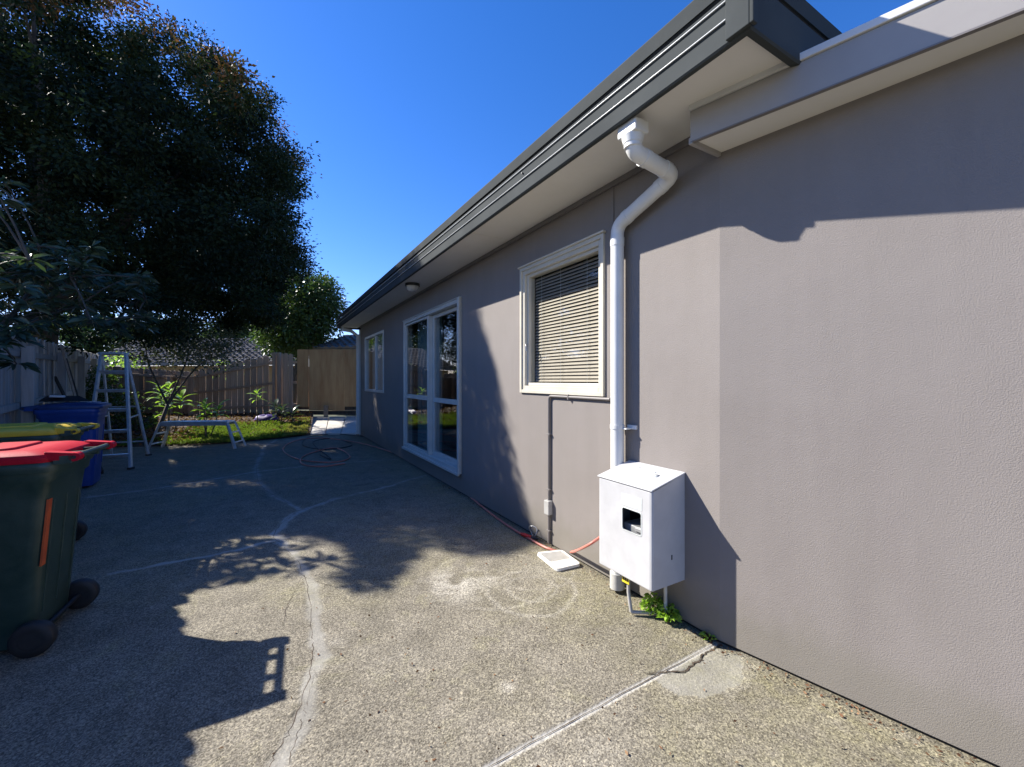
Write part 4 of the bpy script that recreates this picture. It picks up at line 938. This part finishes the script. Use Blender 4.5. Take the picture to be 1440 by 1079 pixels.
for k in range(6): c = at(474+2.2*k, 418+.4*k, 22.3-.12*k); m.tube([c-Vector((.1, .25, .12)), c+Vector((.1, .25, -.12))], .012, 4)
m.tube([at(473, 432, 22), at(487, 432, 22)], .015, 4); m.build('aerial', MT['brass'], an, AO)

# ================================================================== TREES
Ls = -np.array(SUNV)     # light travel
def shadow_px(P):
    """where the shadow of point(s) P lands, in survey coordinates: (px, py, kind, z)"""
    t = P[:, 2]/(-Ls[2]); G_ = P+Ls*t[:, None]
    n_ = np.array(N[:]); c = np.array(C0[:]); den = Ls@n_
    tw = ((c-P)@n_)/den; W = P+Ls*tw[:, None]
    onw = (tw > 0) & (tw < t); R = np.where(onw[:, None], W, G_)
    y = np.maximum(R[:, 1], .05); return HX+F*R[:, 0]/y, HY-F*(R[:, 2]-CAMH)/y, onw, R
def is_lit(P, loose=0.0, fine=False):
    x, y, onw, R = shadow_px(P)
    x = x+loose*rng.normal(size=len(x)); y = y+loose*.4*rng.normal(size=len(x))
    s = (R-np.array(C0[:]))@np.array(U[:])
    # ground boundary: polygon of sunlit ground
    litg = inpoly(x, y, [(215, 3000), (222, 880), (222, 838), (300, 815), (430, 800), (470, 815), (530, 838), (570, 800), (600, 768), (650, 780), (710, 782), (760, 762), (800, 780), (1000, 890), (2500, 1600), (2500, 3000)])
    litg |= (R[:, 1] < 1.2) & (R[:, 0] > -1.0)
    lawn = inpoly(x, y, [(225, 628), (238, 602), (300, 590), (430, 590), (505, 586), (505, 606), (430, 611), (350, 622)])
    bx = np.interp(y, [330, 400, 440, 500, 600, 680, 745, 800], [640, 660, 672, 690, 712, 728, 745, 800])
    litw = (x > bx) & (R[:, 2] < 2.3) | ((s < 3.9) & (R[:, 2] >= 2.3))
    return np.where(onw, litw, (litg | lawn) & (R[:, 1] > 0) | (R[:, 1] <= 0.3))
def crown_pts(n, ells):
    vol = np.array([e[3]*e[4]*e[5] for e in ells]); k = rng.choice(len(ells), n, p=vol/vol.sum()); E = np.array(ells)[k]
    d = rng.normal(size=(n, 3)); d /= np.linalg.norm(d, axis=1)[:, None]; r = rng.random(n)**(1/2.6)
    return E[:, :3]+d*E[:, 3:6]*r[:, None]
def foliage(centers, per, spread, L, W, tintf, droop=.15):
    n = len(centers)*per; c = np.repeat(centers, per, 0); off = rng.normal(size=(n, 3))*spread; off[:, 2] *= .7
    P = c+off; ax = off+rng.normal(size=(n, 3))*spread*.8; ax[:, 2] += spread*.15
    tint = np.repeat(tintf(centers), per)+rng.normal(size=n)*.10
    return P, ax, np.clip(tint, 0, 1)
def limb_tree(th, O, base, tips, r0, mat, name='trunk', fork=.35):
    m = MB(); base = Vector(base); fk = base+(sum((Vector(t) for t in tips), Vector())/len(tips)-base)*fork
    m.tube(smooth_path([base-Vector((0, 0, .1)), base.lerp(fk, .5)+Vector((.08, -.05, 0)), fk], 4), [r0*(1-.3*i/8) for i in range(9)], 12)
    m.build(name, mat, th, O)
    for t in tips:
        t = Vector(t); md = fk.lerp(t, .5)+Vector((random.uniform(-.2, .2), random.uniform(-.2, .2), random.uniform(0, .3)))
        m = MB(); p = smooth_path([fk, md, t], 5); m.tube(p, [r0*.55*(1-.85*i/(len(p)-1)) for i in range(len(p))], 8)
        for k in range(3):
            a_ = p[3+2*k]; b_2 = a_+Vector((random.uniform(-1, 1), random.uniform(-1, 1), random.uniform(.1, .8)))*(t-fk).length*.3; m.tube([a_, a_.lerp(b_2, .5)+Vector((0, 0, .05)), b_2], [r0*.16, r0*.1, r0*.03], 6)
        m.build('limb', mat, th, O)
# --- big dark tree over the left fence
SIL = [(-3000, -3000), (150, -3000), (168, -60), (185, 8), (215, 28), (245, 40), (272, 42), (300, 72), (340, 100), (375, 128), (388, 165), (405, 195), (424, 222), (421, 262), (412, 290), (428, 335), (430, 372), (395, 395), (385, 440), (375, 480), (330, 486), (280, 470), (235, 488), (200, 470), (150, 480), (60, 500), (-300, 520), (-3000, 520)]
cen = np.concatenate([crown_pts(8200, [(-8.4, 7.5, 5.6, 4.7, 3.9, 4.3), (-9.3, 11.2, 6.6, 4.6, 3.8, 4.7), (-12, 5.6, 7.2, 4.2, 4.0, 4.2), (-6.4, 8.6, 4.6, 2.4, 2.2, 2.6)]), crown_pts(1100, [(-7.4, 11.4, 3.9, 2.6, 1.6, 1.5)])])  # far-left lobe lies out of view, added to shade the yard
cen = cen[cen[:, 2] > 2.0]
bough = crown_pts(800, [(-7.4, 11.4, 3.9, 2.6, 1.6, 1.5), (-8.4, 7.5, 5.6, 4.8, 4.0, 4.4), (-9.3, 11.2, 6.6, 4.7, 3.9, 4.8), (-12, 5.6, 7.2, 4.2, 4.0, 4.2), (-6.4, 8.6, 4.6, 2.5, 2.3, 2.7)])
nb_ = np.argmin(((cen[:, None, :]-bough[None])**2).sum(-1), 1); cen = cen*.42+bough[nb_]*.58; bt_t = rng.random(len(bough))[nb_]
px_ = HX+F*cen[:, 0]/np.maximum(cen[:, 1], .3); py_ = HY-F*(cen[:, 2]-CAMH)/np.maximum(cen[:, 1], .3)
jx = px_+rng.normal(size=len(px_))*5; jy = py_+rng.normal(size=len(px_))*5
ok = inpoly(jx, jy, SIL) & ~is_lit(cen, 7.0)  # clumps that would shade the sunlit areas are cut from the crown
bt_t = bt_t[ok]; cen = cen[ok]; print('crown clumps', len(cen))
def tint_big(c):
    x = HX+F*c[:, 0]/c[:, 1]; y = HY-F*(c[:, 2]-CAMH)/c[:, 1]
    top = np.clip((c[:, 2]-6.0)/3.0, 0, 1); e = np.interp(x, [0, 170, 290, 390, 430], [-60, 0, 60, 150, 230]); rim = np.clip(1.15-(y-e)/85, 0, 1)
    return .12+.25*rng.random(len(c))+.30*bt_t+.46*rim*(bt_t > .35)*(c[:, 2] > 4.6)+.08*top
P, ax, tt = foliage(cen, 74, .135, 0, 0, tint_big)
keep = ~is_lit(P, 3.0)
for q_, r_ in ((np.array([-4.55, 3.85, 2.12]), .42),):
    rel = P-q_; tpar = rel@np.array(SUNV); dl_ = np.linalg.norm(rel-tpar[:, None]*np.array(SUNV), axis=1); keep &= ~((dl_ < r_) & (tpar > .2))  # gap cut through the crown to let sun onto the loquat
P, ax, tt = P[keep], ax[keep], tt[keep]
bt = thing('tree', 'huge dark dense evergreen tree with rusty leaf tips filling the upper left', 'tree', (-9.2, 8.0, 0)); BO = np.array(bt.location[:])
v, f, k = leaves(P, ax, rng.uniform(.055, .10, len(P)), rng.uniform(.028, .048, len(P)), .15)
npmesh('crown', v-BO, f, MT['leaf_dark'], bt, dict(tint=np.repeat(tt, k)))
limb_tree(bt, Vector(BO), (-9.2, 8.0, 0), [(-6.6, 8.4, 5.5), (-8.0, 7.0, 7.5), (-10, 9.5, 8.2), (-11.5, 6.5, 7), (-8.6, 10.5, 7.5), (-9.6, 7.6, 9.0), (-7, 9.5, 7)], .26, MT['bark'])

# --- loquat-like tree with long leaves hanging over the bins
lt = thing('tree', 'loquat tree with long drooping leaves hanging over the left fence above the bins', 'tree', (-5.6, 3.3, 0)); LTO = np.array(lt.location[:])
cl_ = []
def clus(x0, x1, y0, y1, d0, d1, n):
    for _ in range(n):
        d = random.uniform(d0, d1); cl_.append(tuple(at(random.uniform(x0, x1), random.uniform(y0, y1), d)))
clus(-120, 60, 350, 470, 3.7, 5.0, 60); clus(-100, 50, 470, 520, 3.6, 4.3, 20); clus(40, 130, 345, 455, 4.6, 6.0, 50); clus(120, 205, 385, 455, 5.2, 6.6, 34); clus(150, 215, 445, 472, 5.6, 6.4, 9); clus(-160, 30, 250, 360, 3.8, 5.2, 24)
clus(-260, -60, 330, 520, 3.2, 4.4, 40)
cl_ = np.array(cl_); cl_ = cl_[~is_lit(cl_, 2.0)]
per = 17; n = len(cl_)*per; c = np.repeat(cl_, per, 0); d = rng.normal(size=(n, 3)); d[:, 2] = np.abs(d[:, 2])*.5-.1; d /= np.linalg.norm(d, axis=1)[:, None]
v, f, k = leaves(c+d*.02, d, rng.uniform(.11, .20, n), rng.uniform(.032, .052, n), .45, 2)
tn = np.clip(np.repeat(rng.random(len(cl_))*.6, per)+rng.normal(size=n)*.15+.1, 0, 1)
npmesh('crown', v-LTO, f, MT['leaf_loquat'], lt, dict(tint=np.repeat(tn, k)))
limb_tree(lt, Vector(LTO), (-5.6, 3.3, 0), [tuple(cl_[i]) for i in (3, 20, 50, 70, 95, 115, min(150, len(cl_)-1), len(cl_)-4)], .09, MT['bark'], fork=.45)
tw = MB()
for i in range(0, len(cl_), 2):
    q = Vector(cl_[i]); j = min(range(0, len(cl_), 7), key=lambda j_: (Vector(cl_[j_])-q).length if j_ != i else 9); tw.tube([q, q.lerp(Vector(cl_[j]), .5)+Vector((0, 0, .03)), Vector(cl_[j])], [.006, .009, .012], 5)
tw.build('twigs', MT['bark'], lt, Vector(LTO))
# --- far green tree right of the big one
def puff_tree(label, loc, ells, nclump, per, spread, L, W, mat, tips, r0, sil=None, tf=None, name='tree'):
    t = thing(name, label, 'tree' if name == 'tree' else 'shrub', loc); O = np.array(loc)
    c = crown_pts(nclump, ells)
    if sil:
        x = HX+F*c[:, 0]/c[:, 1]; y = HY-F*(c[:, 2]-CAMH)/c[:, 1]; c = c[inpoly(x, y, sil)]
    c = c[~is_lit(c)]
    P, ax, tt = foliage(c, per, spread, 0, 0, tf or (lambda q: .2+.6*rng.random(len(q))))
    v, f, k = leaves(P, ax, rng.uniform(.8, 1.25, len(P))*L, rng.uniform(.8, 1.2, len(P))*W, .2)
    npmesh('crown', v-O, f, mat, t, dict(tint=np.repeat(tt, k))); limb_tree(t, Vector(loc), loc, tips, r0, MT['bark']); return t
puff_tree('rounded mid-green tree beyond the back fence, between the big tree and the gutter end', (-9.6, 18.2, 0), [tuple(at(425, 440, 18))+(1.55, 1.6, 1.8), tuple(at(405, 465, 18))+(1.3, 1.4, 1.2), tuple(at(455, 420, 18))+(.7, .8, 1.0)], 900, 30, .17, .16, .07, MT['leaf_mid'], [tuple(at(425, 420, 18)), tuple(at(400, 450, 18.3)), tuple(at(450, 440, 17.8))], .16)
puff_tree('small sparse pale-leaved tree with a thin dark trunk behind the stepladder', (-7.55, 8.75, .02), [(-7.5, 9.6, 2.1, 1.5, .9, .6), (-8.6, 10.6, 2.1, 1.2, .7, .5)], 330, 22, .12, .075, .035, MT['leaf_olive'], [(-7.4, 9.6, 2.2), (-6.4, 10.3, 2.1), (-8.2, 9.4, 2.2)], .045)
puff_tree('bushy olive-green shrub against the back left fence behind the stepladder', (-8.9, 9.9, .1), [(-8.9, 9.9, .95, 1.2, .8, .85), (-9.9, 10.2, 1.2, 1.0, .8, .8)], 200, 26, .13, .08, .045, MT['leaf_mid'], [(-8.9, 9.9, 1.2), (-9.7, 10.1, 1.3), (-8.4, 10, 1)], .04, name='shrub')
puff_tree('yellow-green bush rising above the back left fence', (-12.0, 13.4, 0), [(-11.9, 13.4, 2.0, .9, .6, .45), (-10.0, 14.4, 1.8, .8, .5, .4)], 60, 22, .13, .09, .05, MT['leaf_lime'], [(-11.6, 13.4, 2.1), (-12.2, 13.5, 2), (-10, 14.3, 1.8)], .05, name='shrub')
# far tree belt seen over the roofs
for i, (px, py, d, r, lb) in enumerate(((330, 470, 40, 2.8, 'far dark round tree above the tiled roof, right one of three'), (230, 468, 44, 3.2, 'far dark round tree above the tiled roof, middle of three'), (130, 462, 42, 3.4, 'far dark round tree above the tiled roof, left one of three'))):
    c = at(px, py, d); puff_tree(lb, (c.x, c.y, 0), [(c.x, c.y, c.z-.8, r, r, r*.75)], 260, 22, .35, .35, .2, MT['leaf_mid'], [(c.x, c.y, c.z), (c.x-1, c.y, c.z-.5), (c.x+1, c.y, c.z-.3)], .25)

# --- young plants with big leaves
lm = {}
def big_leaf(L, W, name):
    m = MB(); n = 7; vs = []; 
    for i in range(n):
        t_ = i/(n-1); w_ = W*.5*math.sin(math.pi*min(1, t_*.93+.03))**.8; z = L*(.12*math.sin(t_*2.2)-.28*t_*t_); 
        vs += [(L*t_, -w_, z+w_*.22), (L*t_, 0, z), (L*t_, w_, z+w_*.22)]
    fs = []
    for i in range(n-1): b = i*3; fs += [(b, b+3, b+4, b+1), (b+1, b+4, b+5, b+2)]
    m.add(vs, fs, True); return m
lf0 = None
def young(label, loc, stems, mat, nl, L):
    global lf0
    t = thing('young_plant', label, 'plant', loc)
    for si, (dx_, dy_, h) in enumerate(stems):
        m = MB(); top = Vector((dx_, dy_, h)); m.tube(smooth_path([Vector((dx_*.3, dy_*.3, -.05)), Vector((dx_*.8, dy_*.8, h*.5)), top], 4), [.014-.001*i for i in range(9)], 7); m.build('stem', MT['bark'], t)
        for i in range(nl):
            key = (round(L, 2), mat.name)
            if key not in lm:
                o = big_leaf(L, L*.30, 'leaf').build('leaf', mat, t); lm[key] = o.data
                a_ = o.data.attributes.new('tint', 'FLOAT', 'POINT'); a_.data.foreach_set('value', np.linspace(.3, .7, len(o.data.vertices)).astype(np.float32))
            else: o = bpy.data.objects.new('leaf', lm[key]); COL.objects.link(o); o.parent = t
            a_ = i*2.4+si; o.location = top+Vector((0, 0, -.025*i*L/.3)); tilt = -.95+.13*i
            o.rotation_euler = (random.uniform(-.3, .3), tilt*.8, a_); k = random.uniform(.75, 1.1); o.scale = (k, k, k)
    return t
def yp(px, py, d, base): p = at(px, py, d); return (p.x, p.y, base)
young('tallest lime-green young plant with broad leaves, left of the others by the fence', yp(238, 590, 9.4, .12), [(0, 0, 1.02), (-.22, .1, .82), (.2, .1, .80), (.05, -.1, .62), (-.12, -.1, 1.0)], MT['leaf_lime'], 9, .30)
young('lime-green young plant with strappy leaves behind the middle of the work platform', yp(290, 596, 9.0, .10), [(0, 0, .60), (.22, .05, .62), (-.12, .1, .66)], MT['leaf_lime'], 10, .27)
young('single lime-green leaf rosette on a thin stem in front of the scalloped fence', yp(362, 590, 10.6, .2), [(0, 0, .80)], MT['leaf_lime'], 10, .27)
young('dark glossy low plant beside the purple bundle at the back of the garden bed', yp(396, 592, 11.0, .2), [(0, 0, .34), (.3, 0, .3), (-.2, .1, .42)], MT['leaf_loquat'], 9, .34)
# purple bundle
c = at(374, 582, 11.3); m = MB(); 
ri = []
for j in range(5):
    t_ = j/4; r = .30*math.cos(t_*1.4); ri.append([(c.x+r*1.1*math.cos(a_)*(1+.12*math.sin(3*a_+j)), c.y+r*.6*math.sin(a_), .24+.13*math.sin(t_*1.5)+.02*math.sin(5*a_)) for a_ in [i*2*math.pi/16 for i in range(16)]])
loft(m, ri, True, True); tag(m.build('sack', MT['purple']), 'purple sack lying at the foot of the paling fence', 'sack')

# ------------------------------------------------------------------ small repeated pieces become parts of their own
def split_loose(o):
    bm = bmesh.new(); bm.from_mesh(o.data); seen = set(); comps = []
    for v in bm.verts:
        if v.index in seen: continue
        st = [v]; seen.add(v.index); cset = []
        while st:
            q = st.pop(); cset.append(q.index)
            for e in q.link_edges:
                w_ = e.other_vert(q)
                if w_.index not in seen: seen.add(w_.index); st.append(w_)
        comps.append(set(cset))
    bm.free(); me = o.data
    if len(comps) < 2: return
    for k, cs in enumerate(comps):
        idx = sorted(cs); mp = {a: i for i, a in enumerate(idx)}
        fs = [tuple(mp[i] for i in p.vertices) for p in me.polygons if p.vertices[0] in cs]
        m2 = bpy.data.meshes.new(o.name.split('.')[0]); m2.from_pydata([me.vertices[i].co[:] for i in idx], [], fs)
        m2.materials.append(me.materials[0])
        if fs and me.polygons[0].use_smooth: m2.polygons.foreach_set('use_smooth', [True]*len(m2.polygons))
        if k == 0: first = m2
        else:
            n_ = bpy.data.objects.new(o.name.split('.')[0], m2); COL.objects.link(n_); n_.parent = o.parent; n_.matrix_local = o.matrix_local
            for md in o.modifiers:
                b = n_.modifiers.new('bevel', 'BEVEL'); b.width = md.width; b.segments = 2; b.limit_method = 'ANGLE'
    o.data = first
for o in list(bpy.data.objects):
    if o.type == 'MESH' and o.name.split('.')[0] in ('moulded_rib', 'soffit_joint_strip', 'gutter_rivet', 'conduit_clip', 'pipe_collar', 'hinge_pin', 'tag_print', 'blind_cord', 'service_pipe', 'lid_fitting'): split_loose(o)
for o in bpy.data.objects:
    if o.name.split('.')[0] == 'twigs': o['kind'] = 'stuff'
